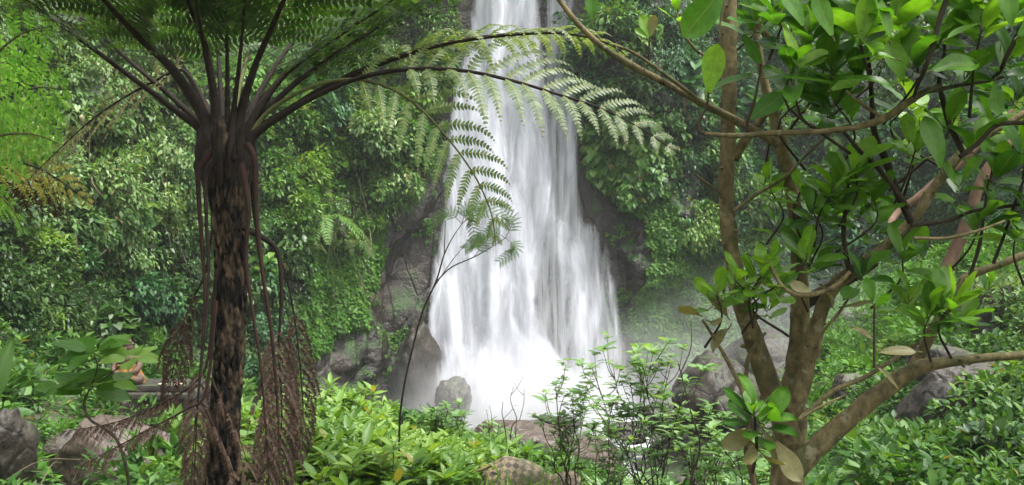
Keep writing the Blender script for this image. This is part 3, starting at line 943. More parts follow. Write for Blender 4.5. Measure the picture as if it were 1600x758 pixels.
away = lambda x, y, *r: (np.hypot(x - 7.8, y - 15.8) > 1.6) & ~((np.abs(800 + x / y * FPX - 1500) < 75) & (y > 12.3) & (y < 15.8))
lb = lambda x, y: ~((800 + x / y * FPX > 40) & (800 + x / y * FPX < 225) & (y < 13.0))
slope_cover('undergrowth', 'leafy undergrowth on the near right bank under the tree', (2.2, 14, 7.5, 19, lambda x, y, z, px, py: (z > 2.3) & away(x, y) & (x - .25 * y > 0.1)), 7000, 330, .62, 260, .125, TM_W, M['leaf_under'])
slope_cover('ground_cover', 'pale green ground cover on the far right slope', (6.5, 18, 18, 36, lambda x, y, z, px, py: (z > 2.2 + .4 * vnoise(np.stack([x * .6, y * .6, x * 0], -1), 4)) & away(x, y)), 26000, 260, .75, 300, .13, TS, M['leaf_ivy'])
slope_cover('undergrowth', 'undergrowth coloured darker for shade on the left bank by the statue', (-15, -3.5, 9, 28, lambda x, y, z, px, py: (z > 1.2) & ~((np.abs(x + 7.2) < 1.5) & (np.abs(y - 17.6) < 2.0)) & lb(x, y)), 16000, 210, .6, 300, .15, TS, M['leaf_under'])  # darker leaf colour stands in for the shadow over this bank
slope_cover('ground_cover', 'small leaved cover on the banks running down to the pool', (-7, 7, 9, 31, lambda x, y, z, px, py: (z > .45) & (x < 4.2) & lb(x, y) & ~((np.abs(x + 7.2) < 1.5) & (np.abs(y - 17.6) < 2.0)) & (fbm(np.stack([x * .8, y * .8, x * 0], -1), 3, 44) > -.25)), 16000, 120, .45, 220, .10, TS, M['leaf_ivy'])

# ------------------------------------------------------------------ tree ferns
BLADE = (np.array([[-.5, 0, 0], [.5, 0, 0], [.34, .62, .02], [0, 1, -.03], [-.34, .62, .02]]), np.array([[0, 1, 2, 4], [4, 2, 3, 3]])[:1], None)


def pinna(mb, p0, d0, up, L, droop, blade, nseg=9, npin=17, curl=0.0, rib_r=.0028, wid=.8, tipcurl=0.0, ragged=0.0, rib_mi=1):
    st = L / nseg
    q = [p0]; d = nrm(d0)
    dd = [d]
    for i in range(nseg):
        g = droop * (.25 + 1.3 * (i / nseg) ** 1.2) / nseg + (tipcurl * max(0, i / nseg - .6) if tipcurl else 0)
        d = nrm(d + np.array([0, 0, -g]))
        q.append(q[-1] + d * st); dd.append(d)
    q = np.array(q); dd = np.array(dd)
    u = np.linspace(.06, .985, npin)
    idx = u * nseg
    i0 = np.clip(idx.astype(int), 0, nseg - 1); t = (idx - i0)[:, None]
    pos = q[i0] * (1 - t) + q[i0 + 1] * t
    tan = nrm(dd[i0] * (1 - t) + dd[i0 + 1] * t)
    w = nrm(np.cross(tan, up))
    nn = nrm(np.cross(w, tan))
    prof = (.55 + .45 * np.minimum(1, u / .2)) * np.clip(1 - u ** 2.3, .05, 1)
    ln = blade * prof
    sp = L / npin
    for s in (-1, 1):
        k = len(u)
        keep = rng.random(k) > ragged
        dirs = nrm(w * s * .9 + tan * .42 - nn * (.12 + curl) - Z * (.10 + curl * .6) + rng.normal(0, .05 + .25 * ragged, (k, 3)))
        put_leaves(mb, BL, pos[keep], dirs[keep], nn[keep] + rng.normal(0, .08, (keep.sum(), 3)), ln[keep] * (1 + rng.normal(0, .08, keep.sum())), 0, wscale=np.minimum(1.0, sp * wid / np.maximum(ln[keep], 1e-3)) / 1.0)
    tube(mb, q[::2] if nseg % 2 == 0 else q, np.linspace(rib_r, rib_r * .35, len(q[::2] if nseg % 2 == 0 else q)), 3, nseg + 1, rib_mi, cap=False)
    return q


BL = (np.array([[-.5, 0, 0], [.5, 0, 0], [.36, .6, .03], [0, 1, -.04], [-.36, .6, .03]]), np.array([[0, 1, 2, 4]]), np.array([[0, 0], [1, 0], [.9, .6], [.5, 1], [.1, .6]]))
BLT = np.array([[4, 2, 3]])
_pl = put_leaves


def put_leaves(mb, T, pos, dirs, norms, size, mi=0, wscale=None):   # blades of the fern end in a triangle
    if T is BL:
        _pl(mb, (BL[0], np.array([[0, 1, 2], [0, 2, 4], [4, 2, 3]]), BL[2]), pos, dirs, norms, size, mi, wscale)
    else:
        _pl(mb, T, pos, dirs, norms, size, mi, wscale)


def frond(parent, ctrl, r0, start=.3, pairs=24, plen=.5, roll=0.0, droop=.9, blade=.05, mats=None, stipe='stipe', label=None, lift=.1, fwd=.45, sides=(-1, 1), tipcurl=0, ragged=0.0, curl=0.0, r1=.12, rib=.0028, lift_sides=None, npin=17, name='frond', seed=0, flare=0.0):
    ctrl = np.asarray(ctrl, float)
    mb = MB()
    nct = len(ctrl)
    rad = r0 * (1 - (1 - r1) * np.linspace(0, 1, nct) ** .8)
    if flare: rad = rad * (1 + flare * np.array([1.0, .75, .3] + [0] * (nct - 3)))
    q = tube(mb, ctrl, rad, 9, 60, 0, rough=.12, rfreq=25, seed=seed)
    st = mb.build(name, M[stipe], parent)
    if label: st['label'] = label
    q = resamp(q, 120)
    T = nrm(np.gradient(q, axis=0))
    S = nrm(np.cross(T, Z) * np.sign(1.0) + np.array([1e-4, 0, 0]))
    vt = np.abs(T[:, 2]) > .93          # a hanging rachis: leaflets leave it to both sides
    S[vt] = nrm(np.array([1.0, .35, 0]) - T[vt] * (T[vt] @ np.array([1.0, .35, 0]))[:, None])
    pm = MB()
    for k in range(pairs):
        u = start + (1 - start) * (k + .5) / pairs
        t = (u - start) / (1 - start)
        i = min(118, int(u * 119))
        L = plen * (.5 + .5 * min(1, t / .22)) * (1 - t ** 2.4) + .03
        s0, t0 = S[i], T[i]
        ca, sa = math.cos(roll), math.sin(roll)
        u0 = np.cross(s0, t0)
        s1 = s0 * ca + u0 * sa
        u1 = np.cross(s1, t0)
        for s in sides:
            lf = lift if lift_sides is None else lift_sides[0 if s < 0 else 1]
            d0 = s1 * s + t0 * (fwd + .35 * t) + u1 * lf + rng.normal(0, .07, 3)
            Lk = L * (1 + rng.normal(0, .06))
            pinna(pm, q[i], d0, u1, Lk, droop * (1 + rng.normal(0, .2)), blade * (.6 + .4 * Lk / plen), npin=max(6, int(npin * (.45 + .55 * Lk / plen))), curl=curl, rib_r=rib, tipcurl=tipcurl, ragged=ragged)
    pm.build('leaflets', [M[mats[0]], M[mats[1]]], st)
    return st


def F(pts, d):
    """pixel path (px, py[, depth]) -> points"""
    return np.array([P(p[0], p[1], p[2] if len(p) > 2 else d) for p in pts])


# ---- the big dark tree fern
DF = 4.7
base = P(345, 900, DF); base[2] = float(ground_z(base[0], base[1])) - .1
tf = tag(empty('tree_fern', base), 'large dark tree fern with shaggy trunk and skirt of dead fronds', 'tree fern')
mb = MB()
tr_pts = [(base[0], base[1], base[2])] + [tuple(P(*a, DF)) for a in ((345, 760), (352, 640), (360, 520), (361, 440), (359, 350), (356, 285), (353, 235), (352, 205), (352, 185))]
tr_r = np.array([27, 23, 20, 19, 20, 23, 29, 34, 24, 12]) / FPX * DF
tube(mb, tr_pts, tr_r, 40, 150, 0, rough=.26, rfreq=9, seed=3)
# old frond scars: pointed plates pressed on the trunk in spirals
ctr = resamp(catmull(np.array([(*p, r) for p, r in zip(tr_pts, tr_r)]), 300), 300)
for k in range(420):
    h = k / 420
    i = int(20 + h * 255)
    a = k * 2.399963
    c, r = ctr[i, :3], ctr[i, 3]
    o = np.array([math.cos(a), math.sin(a), 0])
    p = c + o * r * (.95 + .06 * rng.random())
    L = .045 + .05 * rng.random() + .10 * sstep(.75, .95, h)
    tl = np.array([-o[1], o[0], 0])
    tube(mb, [p - Z * L * .5 - o * .004, p + o * .006 + tl * rng.normal(0, .004), p + Z * L * .6 + o * (.010 + .02 * sstep(.8, 1, h))], [.004, .011 + .004 * rng.random(), .003], 5, 7, 0, cap=True)
mb.build('trunk', M['fern_trunk'], tf)

crown = P(353, 205, DF)
def live(px_pts, w, depth_end, **kw):
    """a live frond from the crown; depth moves from the trunk's to depth_end"""
    n = len(px_pts)
    pts = [(a[0], a[1], DF + (depth_end - DF) * (i / (n - 1)) ** 1.1) for i, a in enumerate(px_pts)]
    c = F(pts, DF)
    h = (c[1] - crown) * np.array([1, 1, 0])
    spread = min(1.0, np.linalg.norm(h) / .28)
    h = nrm(h) * (.35 + .65 * spread)
    pxm = DF / FPX
    c = np.vstack([crown + h * 24 * pxm - Z * 75 * pxm, crown + h * 33 * pxm - Z * 35 * pxm, crown * .45 + h * 18 * pxm + c[0] * .55, c[1:]])
    return frond(tf, c, w * .43 / FPX * DF, flare=.75, **kw)


G = dict(mats=('frond_shaded', 'rib_brown'), plen=.55, pairs=22, blade=.060)
live([(318, 208), (255, 158), (180, 102), (100, 42), (30, -8), (-90, -60), (-220, -70)], 18, 4.4, start=.42, seed=1, **G)
live([(318, 196), (262, 146), (205, 98), (155, 52), (105, 8), (20, -60), (-80, -90)], 16, 5.4, start=.5, seed=2, **G)
live([(328, 178), (272, 112), (212, 52), (165, 2), (90, -80), (-20, -130)], 30, 4.0, start=.45, seed=3, **G)
live([(330, 160), (285, 105), (240, 42), (215, 5), (160, -70), (90, -110)], 16, 5.9, start=.33, seed=4, **G)
live([(340, 165), (325, 85), (302, 25), (288, -15), (250, -110), (200, -170)], 20, 4.2, start=.42, seed=5, **G)
live([(348, 165), (341, 85), (337, 0), (330, -80), (315, -180)], 15, 5.6, start=.33, seed=6, **G)
live([(356, 165), (355, 85), (353, 0), (350, -90), (345, -190)], 14, 4.3, start=.5, seed=7, **G)
live([(364, 165), (384, 95), (400, 40), (414, -10), (440, -110)], 14, 6.2, start=.22, seed=8, mats=('frond_bright', 'rib_yellow'), plen=.55, pairs=22, blade=.06, stipe='stipe_green')
live([(372, 172), (398, 105), (428, 35), (450, -15), (490, -110), (540, -160)], 22, 4.1, start=.45, seed=9, **G)
live([(382, 178), (420, 120), (468, 52), (512, 0), (570, -60), (650, -100)], 17, 5.8, start=.3, seed=10, **G)
live([(388, 190), (440, 122), (502, 74), (580, 22), (640, -15), (730, -45)], 20, 4.9, start=.33, seed=11, droop=1.2, **G)
live([(394, 198), (450, 140), (515, 92), (590, 42), (655, 2), (740, -30), (820, -30)], 18, 5.5, start=.30, seed=12, droop=1.3, **G)
live([(398, 214), (452, 172), (515, 134), (600, 97), (700, 67), (800, 54), (880, 52), (945, 66), (985, 90)], 22, 5.0, start=.40, seed=13, mats=('frond_backlit', 'rib_yellow'), plen=.44, pairs=17, blade=.05, droop=1.5, lift=.25)
# the long arching frond whose leaflets rise and curl over before the water
live([(404, 212), (470, 162), (560, 122), (640, 108), (720, 110), (800, 126), (880, 150), (940, 170), (1000, 200), (1060, 240)], 15, 4.5, start=.42, seed=14, mats=('frond_backlit', 'rib_yellow'), plen=.44, pairs=15, blade=.05, droop=1.6, roll=-.75, lift=.35, tipcurl=.7,
     label='long arching frond with curling leaflets coloured pale for backlight')
# the drooping frond before the fall
live([(400, 205), (430, 166), (500, 131), (570, 126), (635, 152), (690, 205), (740, 272), (768, 335), (775, 385)], 12, 4.6, start=.42, seed=15, mats=('frond_light', 'rib_yellow'), plen=.36, pairs=13, blade=.042, droop=1.0, roll=-1.15, lift=.2, stipe='stipe_green', tipcurl=.8,
     label='drooping olive frond hanging across the falls')
# browning frond bent back to the left
live([(330, 170), (290, 112), (240, 128), (190, 155), (140, 190), (90, 236), (35, 290)], 10, 5.3, start=.32, seed=16, mats=('frond_olive', 'rib_brown'), plen=.38, pairs=17, blade=.04, droop=.55, roll=.9, ragged=.18, stipe='stipe', label='browning frond bent down to the left')

live([(338, 160), (318, 70), (296, -60), (270, -230)], 16, 3.9, start=.62, seed=17, **G)
live([(366, 160), (376, 80), (388, -50), (410, -230)], 15, 3.9, start=.62, seed=18, **G)
live([(334, 175), (296, 118), (256, 60), (216, -20), (170, -110)], 14, 6.1, start=.34, seed=19, **G)
live([(380, 185), (428, 132), (480, 78), (545, 18), (610, -60)], 14, 6.2, start=.34, seed=20, **G)
# stubs of shed fronds round the crown
for k in range(14):
    a = k * 2.4 + .5
    o = np.array([math.cos(a), math.sin(a), 0])
    hgt = rng.uniform(-50, 16)
    pxm = DF / FPX
    mb = MB()
    tube(mb, [crown + o * 24 * pxm - Z * 90 * pxm, crown + o * 34 * pxm - Z * 45 * pxm, crown + o * 38 * pxm + Z * (hgt - 20) * pxm, crown + o * 44 * pxm + Z * hgt * pxm], np.array([9, 9, 6, 1.5]) * pxm * rng.uniform(.7, 1.15), 9, 24, 0, rough=.2, rfreq=30, seed=k)
    mb.build('frond_stub', M['stipe'], tf)

# ---- the skirt of dead fronds
def dead(px_pts, w, dep, **kw):
    kw = {**dict(mats=('frond_dead', 'rib_brown'), stipe='stipe_red', start=.5, pairs=15, plen=.38, blade=.030, droop=4.0, ragged=.2, curl=.5, lift=-.1, name='dead_frond', npin=30, rib=.0022, fwd=1.1), **kw}
    return frond(tf, F(px_pts, dep), w * .42 / FPX * dep, **kw)


dead([(330, 235), (312, 266), (310, 300), (316, 390), (320, 470), (312, 590), (302, 700), (298, 800)], 13, 4.5, start=.6, plen=.20, pairs=11, seed=21)
dead([(334, 250), (322, 272), (322, 330), (326, 420), (322, 500), (310, 620), (304, 730), (302, 820)], 11, 4.4, start=.66, stipe='stipe', plen=.16, pairs=6, seed=22)
dead([(385, 225), (398, 250), (400, 330), (408, 410), (424, 520), (434, 640), (437, 740), (438, 810)], 15, 4.5, start=.52, seed=23)
dead([(378, 255), (388, 330), (384, 400), (392, 470), (406, 560), (414, 650), (420, 740), (421, 800)], 12, 4.45, start=.7, pairs=6, plen=.2, seed=24)
dead([(380, 355), (412, 372), (434, 395), (440, 460), (436, 540), (440, 650), (432, 760)], 14, 4.6, start=.42, stipe='stipe', plen=.30, seed=25)
dead([(392, 270), (402, 360), (428, 385), (452, 450), (468, 560), (474, 660), (470, 720)], 8, 4.8, start=.5, stipe='stipe', plen=.26, pairs=14, seed=26)
dead([(340, 300), (322, 420), (300, 470), (282, 520), (268, 590), (258, 640)], 6, 5.0, start=.45, stipe='stipe', plen=.26, pairs=13, seed=27)
dead([(338, 420), (325, 560), (302, 600), (250, 632), (180, 660), (95, 675)], 7, 4.6, start=.5, plen=.15, pairs=18, droop=2.6, roll=.3, blade=.03, ragged=.3, seed=28, label='dead frond sweeping left with hanging brown leaflets')
dead([(338, 470), (322, 610), (290, 640), (230, 672), (170, 705), (100, 740)], 7, 4.2, start=.5, plen=.12, pairs=16, droop=2.6, roll=.3, blade=.03, ragged=.3, seed=29)
dead([(330, 590), (345, 625), (365, 665), (385, 720), (392, 790)], 5, 4.35, start=.1, plen=.16, pairs=7, droop=2.2, roll=.5, blade=.032, ragged=.1, npin=14, seed=30, label='curled dead frond draped over the trunk')
dead([(322, 640), (345, 690), (362, 730), (372, 800)], 5, 4.3, start=.1, plen=.16, pairs=6, droop=2.2, roll=.5, blade=.032, ragged=.1, npin=14, seed=31)

# ---- bright tree fern beyond the left edge of the picture
DL = 6.4
b2 = P(-150, 700, DL); b2[2] = float(ground_z(b2[0], b2[1])) - .1
tf2 = tag(empty('tree_fern', b2), 'bright green tree fern reaching in from the left edge', 'tree fern')
mb = MB()
c2 = P(-150, 270, DL)
tube(mb, [b2, b2 * .5 + c2 * .5 + np.array([.04, 0, 0]), c2, c2 + Z * .15], [.10, .09, .13, .06], 18, 40, 0, rough=.25, rfreq=9, seed=8)
mb.build('trunk', M['fern_trunk'], tf2)
def live2(pts, w, **kw):
    c = np.vstack([c2, F(pts, DL)])
    return frond(tf2, c, w * .5 / FPX * DL, **kw)
BR = dict(mats=('frond_bright', 'rib_yellow'), stipe='stipe_green')
live2([(-90, 215, 6.3), (-20, 165, 6.2), (50, 138, 6.1), (110, 140, 6.0)], 9, start=.25, pairs=11, plen=.62, blade=.085, npin=15, droop=.15, roll=1.25, lift=0, seed=41, **BR)
live2([(-90, 190, 6.0), (-30, 110, 5.8), (30, 55, 5.7), (85, 40, 5.6)], 8, start=.3, pairs=10, plen=.5, blade=.075, npin=14, droop=.3, roll=1.0, seed=42, **BR)
live2([(-80, 250, 5.9), (-10, 215, 5.7), (50, 210, 5.5), (105, 230, 5.4)], 8, start=.3, pairs=10, plen=.46, blade=.075, npin=14, droop=.3, roll=1.15, seed=43, **BR)
live2([(-80, 265, 6.4), (0, 250, 6.4), (70, 268, 6.4), (145, 320, 6.4)], 8, start=.3, pairs=12, plen=.38, blade=.045, droop=.9, roll=.9, ragged=.1, mats=('frond_tan', 'rib_yellow'), stipe='stipe', seed=44, label='yellowing old frond')
live2([(-85, 290, 6.1), (-30, 290, 6.0), (15, 320, 5.9), (40, 370, 5.9)], 8, start=.3, pairs=10, plen=.36, blade=.05, droop=.9, roll=.9, seed=45, **BR)
live2([(-90, 300, 6.7), (-10, 285, 6.8), (60, 300, 6.9), (110, 345, 6.9)], 8, start=.35, pairs=16, plen=.30, blade=.05, droop=1.2, roll=.9, ragged=.25, mats=('frond_dead', 'rib_brown'), stipe='stipe', seed=46, label='withered brown frond')
for k in range(5):      # the rest of its crown, outside the picture
    a = math.radians(100 + 38 * k)
    o = np.array([math.cos(a), math.sin(a), 0])
    frond(tf2, [c2, c2 + o * .5 + Z * .45, c2 + o * 1.1 + Z * .6, c2 + o * 1.7 + Z * .35], .016, start=.3, pairs=14, plen=.45, blade=.06, seed=50 + k, **BR)

# ------------------------------------------------------------------ the large leaved tree on the right
DT = 3.6
tb = P(1232, 800, DT); tb[2] = float(ground_z(tb[0], tb[1])) - .1
tree = tag(empty('broadleaf_tree', tb), 'many stemmed broadleaf tree with ringed brown stems and big glossy leaves', 'tree')
TL5 = [T_grid(.50, obov, 9, f, c, 2, w) for f, c, w in ((.10, .10, .02), (.16, .28, .03), (.06, -.08, .02), (.22, .42, .02), (.02, .2, .04))]
TL_N = [T_grid(.32, lanceo, 9, f, c, 2, w) for f, c, w in ((.14, .15, .02), (.2, .4, .03))]


def wood(name, pts, d, mat='bark', seg=12, rough=.10, label=None, dr=0):
    """pts: px, py, width px [, depth]"""
    mb = MB()
    c = [P(p[0], p[1], p[3] if len(p) > 3 else d) for p in pts]
    r = [p[2] * .45 / FPX * (p[3] if len(p) > 3 else d) for p in pts]
    q = tube(mb, c, r, seg, max(10, len(pts) * 7), 0, rough=rough, rfreq=22, seed=len(tree.children))
    # leaf scars and knots
    rr = np.interp(np.linspace(0, 1, len(q)), np.linspace(0, 1, len(r)), r)
    for k in range(int(len(q) * .45)):
        i = rng.integers(1, len(q) - 1)
        o = nrm(rand_unit(1)[0] * np.array([1, 1, .3]))
        tube(mb, [q[i] + o * rr[i] * .7, q[i] + o * rr[i] * 1.22], [rr[i] * .34, rr[i] * .16], 6, 4, 0)
    o = mb.build(name, M[mat], tree)
    if label: o['label'] = label
    return o


stem_base = [(1232, 1010, 70), (1232, 850, 66), (1230, 760, 60), (1232, 700, 56), (1236, 650, 52), (1238, 615, 44)]
wood('trunk', stem_base + [(1250, 530, 36), (1249, 445, 30), (1246, 360, 25), (1237, 295, 24), (1224, 240, 23), (1211, 188, 19), (1196, 135, 16), (1186, 85, 13), (1176, 20, 11), (1160, -60, 9)], DT, seg=18)
wood('stem', [(1234, 690, 46), (1222, 650, 42), (1205, 608, 40), (1182, 545, 35), (1157, 465, 31), (1142, 385, 28), (1135, 305, 27), (1137, 222, 26), (1139, 150, 26), (1140, 60, 25), (1141, -30, 24), (1144, -130, 20)], DT - .12, seg=16, label='slim straight stem with evenly ringed bark')
wood('branch', [(1146, 248, 20), (1160, 225, 17), (1180, 198, 14), (1208, 165, 11), (1238, 132, 8)], DT - .1)
wood('limb', [(1240, 640, 34), (1256, 590, 30), (1272, 520, 26), (1298, 455, 24), (1340, 418, 22), (1392, 378, 20), (1428, 342, 19), (1452, 305, 18), (1478, 268, 17), (1505, 238, 16), (1545, 210, 14), (1610, 172, 12), (1680, 135, 8), (1740, 80, 3)], DT - .2, seg=14)
wood('limb', [(1246, 500, 26), (1252, 478, 26), (1290, 455, 24), (1330, 436, 16), (1370, 412, 10)], DT + .05, 'bark_dark')
wood('limb', [(1240, 738, 40), (1266, 708, 38), (1310, 668, 35), (1375, 614, 32), (1432, 576, 27), (1475, 567, 20), (1540, 559, 16), (1610, 553, 14), (1700, 535, 11), (1790, 490, 7), (1850, 440, 3)], DT - .25, seg=14)
wood('limb', [(1418, 590, 24), (1440, 552, 20), (1458, 515, 18), (1482, 474, 17), (1510, 434, 15), (1560, 414, 13), (1610, 394, 12), (1690, 355, 8), (1750, 300, 3)], DT - .2)
wood('limb', [(1462, 470, 20, 4.3), (1476, 428, 23, 4.3), (1494, 388, 21, 4.3), (1512, 345, 20, 4.3), (1530, 290, 18, 4.3), (1562, 240, 16, 4.3), (1620, 190, 14, 4.3), (1690, 120, 9, 4.2), (1740, 50, 3, 4.1)], 4.3, 'bark_pink', label='pinkish limb behind the others')
wood('limb', [(1384, 362, 8, 4.0), (1400, 335, 12, 4.2), (1440, 305, 16, 4.2), (1490, 262, 17, 4.2), (1530, 225, 14, 4.2), (1580, 175, 9, 4.2), (1620, 110, 3, 4.2)], 4.2, 'bark_pink')
# long horizontal pale branch
wood('branch', [(1468, 134, 9), (1440, 146, 12), (1410, 166, 13), (1380, 186, 13), (1330, 200, 11), (1270, 206, 10), (1210, 208, 10), (1150, 212, 9), (1100, 209, 7)], 3.1, label='pale horizontal branch in front of the stems')
wood('branch', [(1452, 143, 8), (1500, 133, 7), (1545, 126, 6), (1610, 108, 5)], 3.1, 'twig')
wood('branch', [(1382, 186, 6), (1340, 158, 5), (1322, 142, 4)], 3.1)
wood('twig', [(1104, 209, 7), (1092, 205, 7), (1094, 186, 6), (1104, 166, 5), (1107, 145, 4)], 3.1, 'bark_dark')
wood('twig', [(1168, 211, 6), (1168, 190, 5), (1178, 160, 5), (1186, 122, 4), (1189, 100, 3)], 3.1, 'bark_dark')
wood('twig', [(1286, 205, 6), (1258, 190, 5), (1246, 165, 4), (1240, 130, 3)], 3.1, 'bark_dark')
# branch coming from the upper left
wood('branch', [(1216, 226, 16), (1180, 204, 15), (1130, 178, 14), (1082, 153, 13), (1040, 130, 12), (990, 104, 13), (940, 72, 11), (900, 34, 10), (868, -8, 9), (820, -70, 7)], 3.4, label='long mossy branch slanting up to the left')
wood('branch', [(1100, 162, 7), (1060, 132, 7), (1020, 102, 6), (985, 80, 5), (958, 70, 4)], 3.3)
wood('twig', [(1014, 102, 5), (1014, 80, 4), (1015, 58, 3)], 3.3, 'bark_dark')
wood('twig', [(1125, 100, 5), (1098, 86, 5), (1080, 70, 6), (1064, 45, 5), (1058, 22, 4)], 3.3)
wood('twig', [(1125, 80, 4), (1125, 40, 4), (1132, 5, 4)], 3.2)
wood('branch', [(1170, 12, 12), (1190, 45, 12), (1215, 75, 10)], 3.5)
# dark twigs of the upper right
wood('branch', [(1424, 348, 12), (1402, 300, 13), (1384, 250, 12), (1366, 205, 10), (1362, 150, 8), (1358, 100, 6), (1346, 50, 3)], 3.3, 'bark_dark')
wood('branch', [(1420, 325, 8), (1378, 270, 8), (1340, 232, 7), (1318, 205, 6)], 3.2, 'bark_dark')
wood('branch', [(1482, -10, 9), (1470, 25, 9), (1458, 70, 9), (1445, 108, 8), (1434, 132, 7, 3.0), (1428, 152, 6, 3.1)], 2.95, 'bark_dark')
wood('branch', [(1505, 238, 10), (1486, 200, 10), (1474, 160, 9), (1468, 125, 8), (1476, 80, 6), (1470, 40, 3)], 3.2, 'bark_dark')
wood('branch', [(1612, 10, 8), (1590, 55, 8), (1572, 90, 8), (1562, 112, 7, 3.0), (1545, 127, 6, 3.1)], 2.95, 'bark_dark')
wood('branch', [(1500, 245, 9), (1530, 222, 8), (1560, 195, 8), (1610, 192, 7)], 3.1, 'bark_dark')
wood('branch', [(1424, 352, 8), (1480, 345, 7), (1520, 330, 6), (1575, 322, 6), (1610, 318, 5)], 3.2, 'bark_dark')
wood('branch', [(1428, 372, 6), (1480, 372, 6), (1530, 360, 5), (1570, 345, 4)], 3.1)
wood('twig', [(1515, 432, 6), (1530, 385, 6), (1538, 330, 5), (1545, 280, 4)], 3.2, 'bark_dark')
wood('twig', [(1552, 412, 6), (1570, 365, 5), (1585, 320, 5), (1600, 280, 4)], 3.2, 'bark_dark')
wood('branch', [(1330, 432, 9), (1322, 400, 9), (1318, 360, 8), (1322, 320, 6), (1325, 290, 4)], 3.3, 'bark_dark')
wood('branch', [(1328, 425, 8), (1300, 450, 8), (1255, 462, 8), (1225, 450, 7), (1208, 425, 6), (1200, 410, 4)], 3.2)
wood('branch', [(1146, 330, 6), (1180, 305, 6), (1225, 278, 5), (1262, 240, 5), (1300, 205, 4)], 3.4)
wood('twig', [(1085, 272, 4), (1110, 290, 4), (1135, 310, 5)], 3.45)
wood('branch', [(1250, 655, 8), (1300, 612, 8), (1350, 590, 8), (1395, 562, 7), (1440, 532, 6), (1478, 498, 4)], 3.2)
wood('twig', [(1248, 655, 6), (1285, 634, 5), (1322, 617, 4)], 3.1)
wood('twig', [(1168, 640, 9), (1160, 612, 8), (1140, 570, 7), (1120, 535, 6), (1098, 500, 5)], 3.3, 'bark')
wood('twig', [(1166, 640, 8), (1166, 590, 8), (1172, 552, 7), (1196, 520, 5)], 3.4, 'bark')
wood('twig', [(1182, 800, 10), (1175, 740, 10), (1166, 705, 10), (1168, 670, 8), (1176, 640, 6)], 2.9, 'bark_pink')
wood('twig', [(1176, 740, 6), (1182, 700, 6), (1180, 665, 5), (1178, 640, 4)], 2.85, 'bark_dark')
wood('twig', [(1366, 575, 5), (1366, 530, 4), (1366, 480, 3)], 3.0, 'bark_dark')
wood('twig', [(1278, 560, 6), (1286, 520, 5), (1310, 490, 5), (1330, 460, 4)], 3.3, 'bark')


def whorl(px, py, d, n, s, mat='leaf_tree', up=(0, -.2, 1), spread=1.0, narrow=False, name='leaf_cluster', tilt=None):
    """a tuft of n leaves of length s (metres) at a twig end; petioles join them to the twig"""
    c = P(px, py, d)
    mb = MB()
    upv = nrm(np.array(up, float))
    a0 = rng.random() * 6.28
    ex = nrm(np.cross(upv, [0.3, 1, .2])); ey = np.cross(upv, ex)
    for k in range(n):
        a = a0 + k * 2.4 + rng.normal(0, .25)
        op = spread * (.35 + .75 * (k / max(n - 1, 1))) + rng.normal(0, .12)
        dr = nrm(upv * math.cos(op) + (ex * math.cos(a) + ey * math.sin(a)) * math.sin(op))
        L = s * (1 - .35 * rng.random())
        p = c - upv * .035 * k / n * 2 + dr * .02
        nm = nrm(upv - dr * np.dot(upv, dr) * .9 + rand_unit(1)[0] * .35)
        T = (TL_N if narrow or rng.random() < .18 else TL5)[rng.integers(0, 2 if narrow else 2)] if narrow else TL5[rng.integers(0, 5)]
        put_leaves(mb, T, p[None], dr[None], nm[None], np.array([L]), 0)
        tube(mb, [c - upv * .04 * k / n, p + dr * .01], [.0022, .0018], 4, 4, 1, cap=False)
    return mb.build(name, [M[mat], M['stipe_green']], tree)


def leaf(px, py, d, to, s, mat, face=(0, -1, .3), narrow=False, ti=None):
    """one large leaf from its foot (px, py) towards the pixel to, its flat side towards face"""
    a = P(px, py, d); b = P(to[0], to[1], to[2] if len(to) > 2 else d)
    L = np.linalg.norm(b - a)
    mb = MB()
    T = TL_N[ti or 0] if narrow else TL5[ti if ti is not None else rng.integers(0, 5)]
    put_leaves(mb, T, a[None], (b - a)[None], nrm(np.array([face], float)), np.array([L]), 0)
    tube(mb, [a - nrm(b - a) * .02, a], [.0025, .002], 5, 4, 1, cap=False)
    return mb.build('leaf', [M[mat], M['stipe_green']], tree)


Y_, G_, O_ = 'leaf_tree_young_backlit', 'leaf_tree', 'leaf_tree_old'
# big single leaves that stand out
leaf(1107, 145, 3.1, (1118, 70), .2, Y_, (.1, -1, .2), ti=2)['label'] = 'large pale green upright leaf'
leaf(1112, 140, 3.15, (1172, 112), .2, G_, (0, -.4, 1))
leaf(1132, -20, 2.8, (1068, 58), .2, G_, (.2, -1, .3), ti=0)
leaf(1189, 100, 3.1, (1160, 52), .2, G_, (-.6, -.8, .4), narrow=True)
leaf(1245, 103, 3.0, (1228, 32), .2, Y_, (.5, -1, .1), narrow=True)
leaf(1248, 104, 3.0, (1293, 82), .2, Y_, (0, -1, .35), ti=2)
leaf(1200, 122, 3.0, (1310, 118), .2, G_, (0, -.35, 1), narrow=True)
leaf(1300, 140, 3.0, (1345, 120), .2, Y_, (0, -.8, .6), ti=0)
leaf(1170, 186, 3.1, (1226, 148), .2, G_, (-.2, -1, .4), ti=2)
leaf(1458, 110, 2.9, (1534, 86), .2, G_, (.1, -.8, .6), ti=1)
leaf(1555, 130, 2.95, (1556, 182), .2, G_, (0, -1, .2), ti=2)
leaf(1580, 40, 2.8, (1572, -25), .2, G_, (0, -1, .1), ti=0)
leaf(1592, 55, 2.75, (1640, 10), .2, G_, (-.2, -1, .1), ti=2)
leaf(1470, 262, 3.0, (1448, 180), .2, G_, (.3, -1, .1), ti=0)
leaf(1215, 645, 2.9, (1222, 602), .2, G_, (-.2, -1, .4), ti=2)
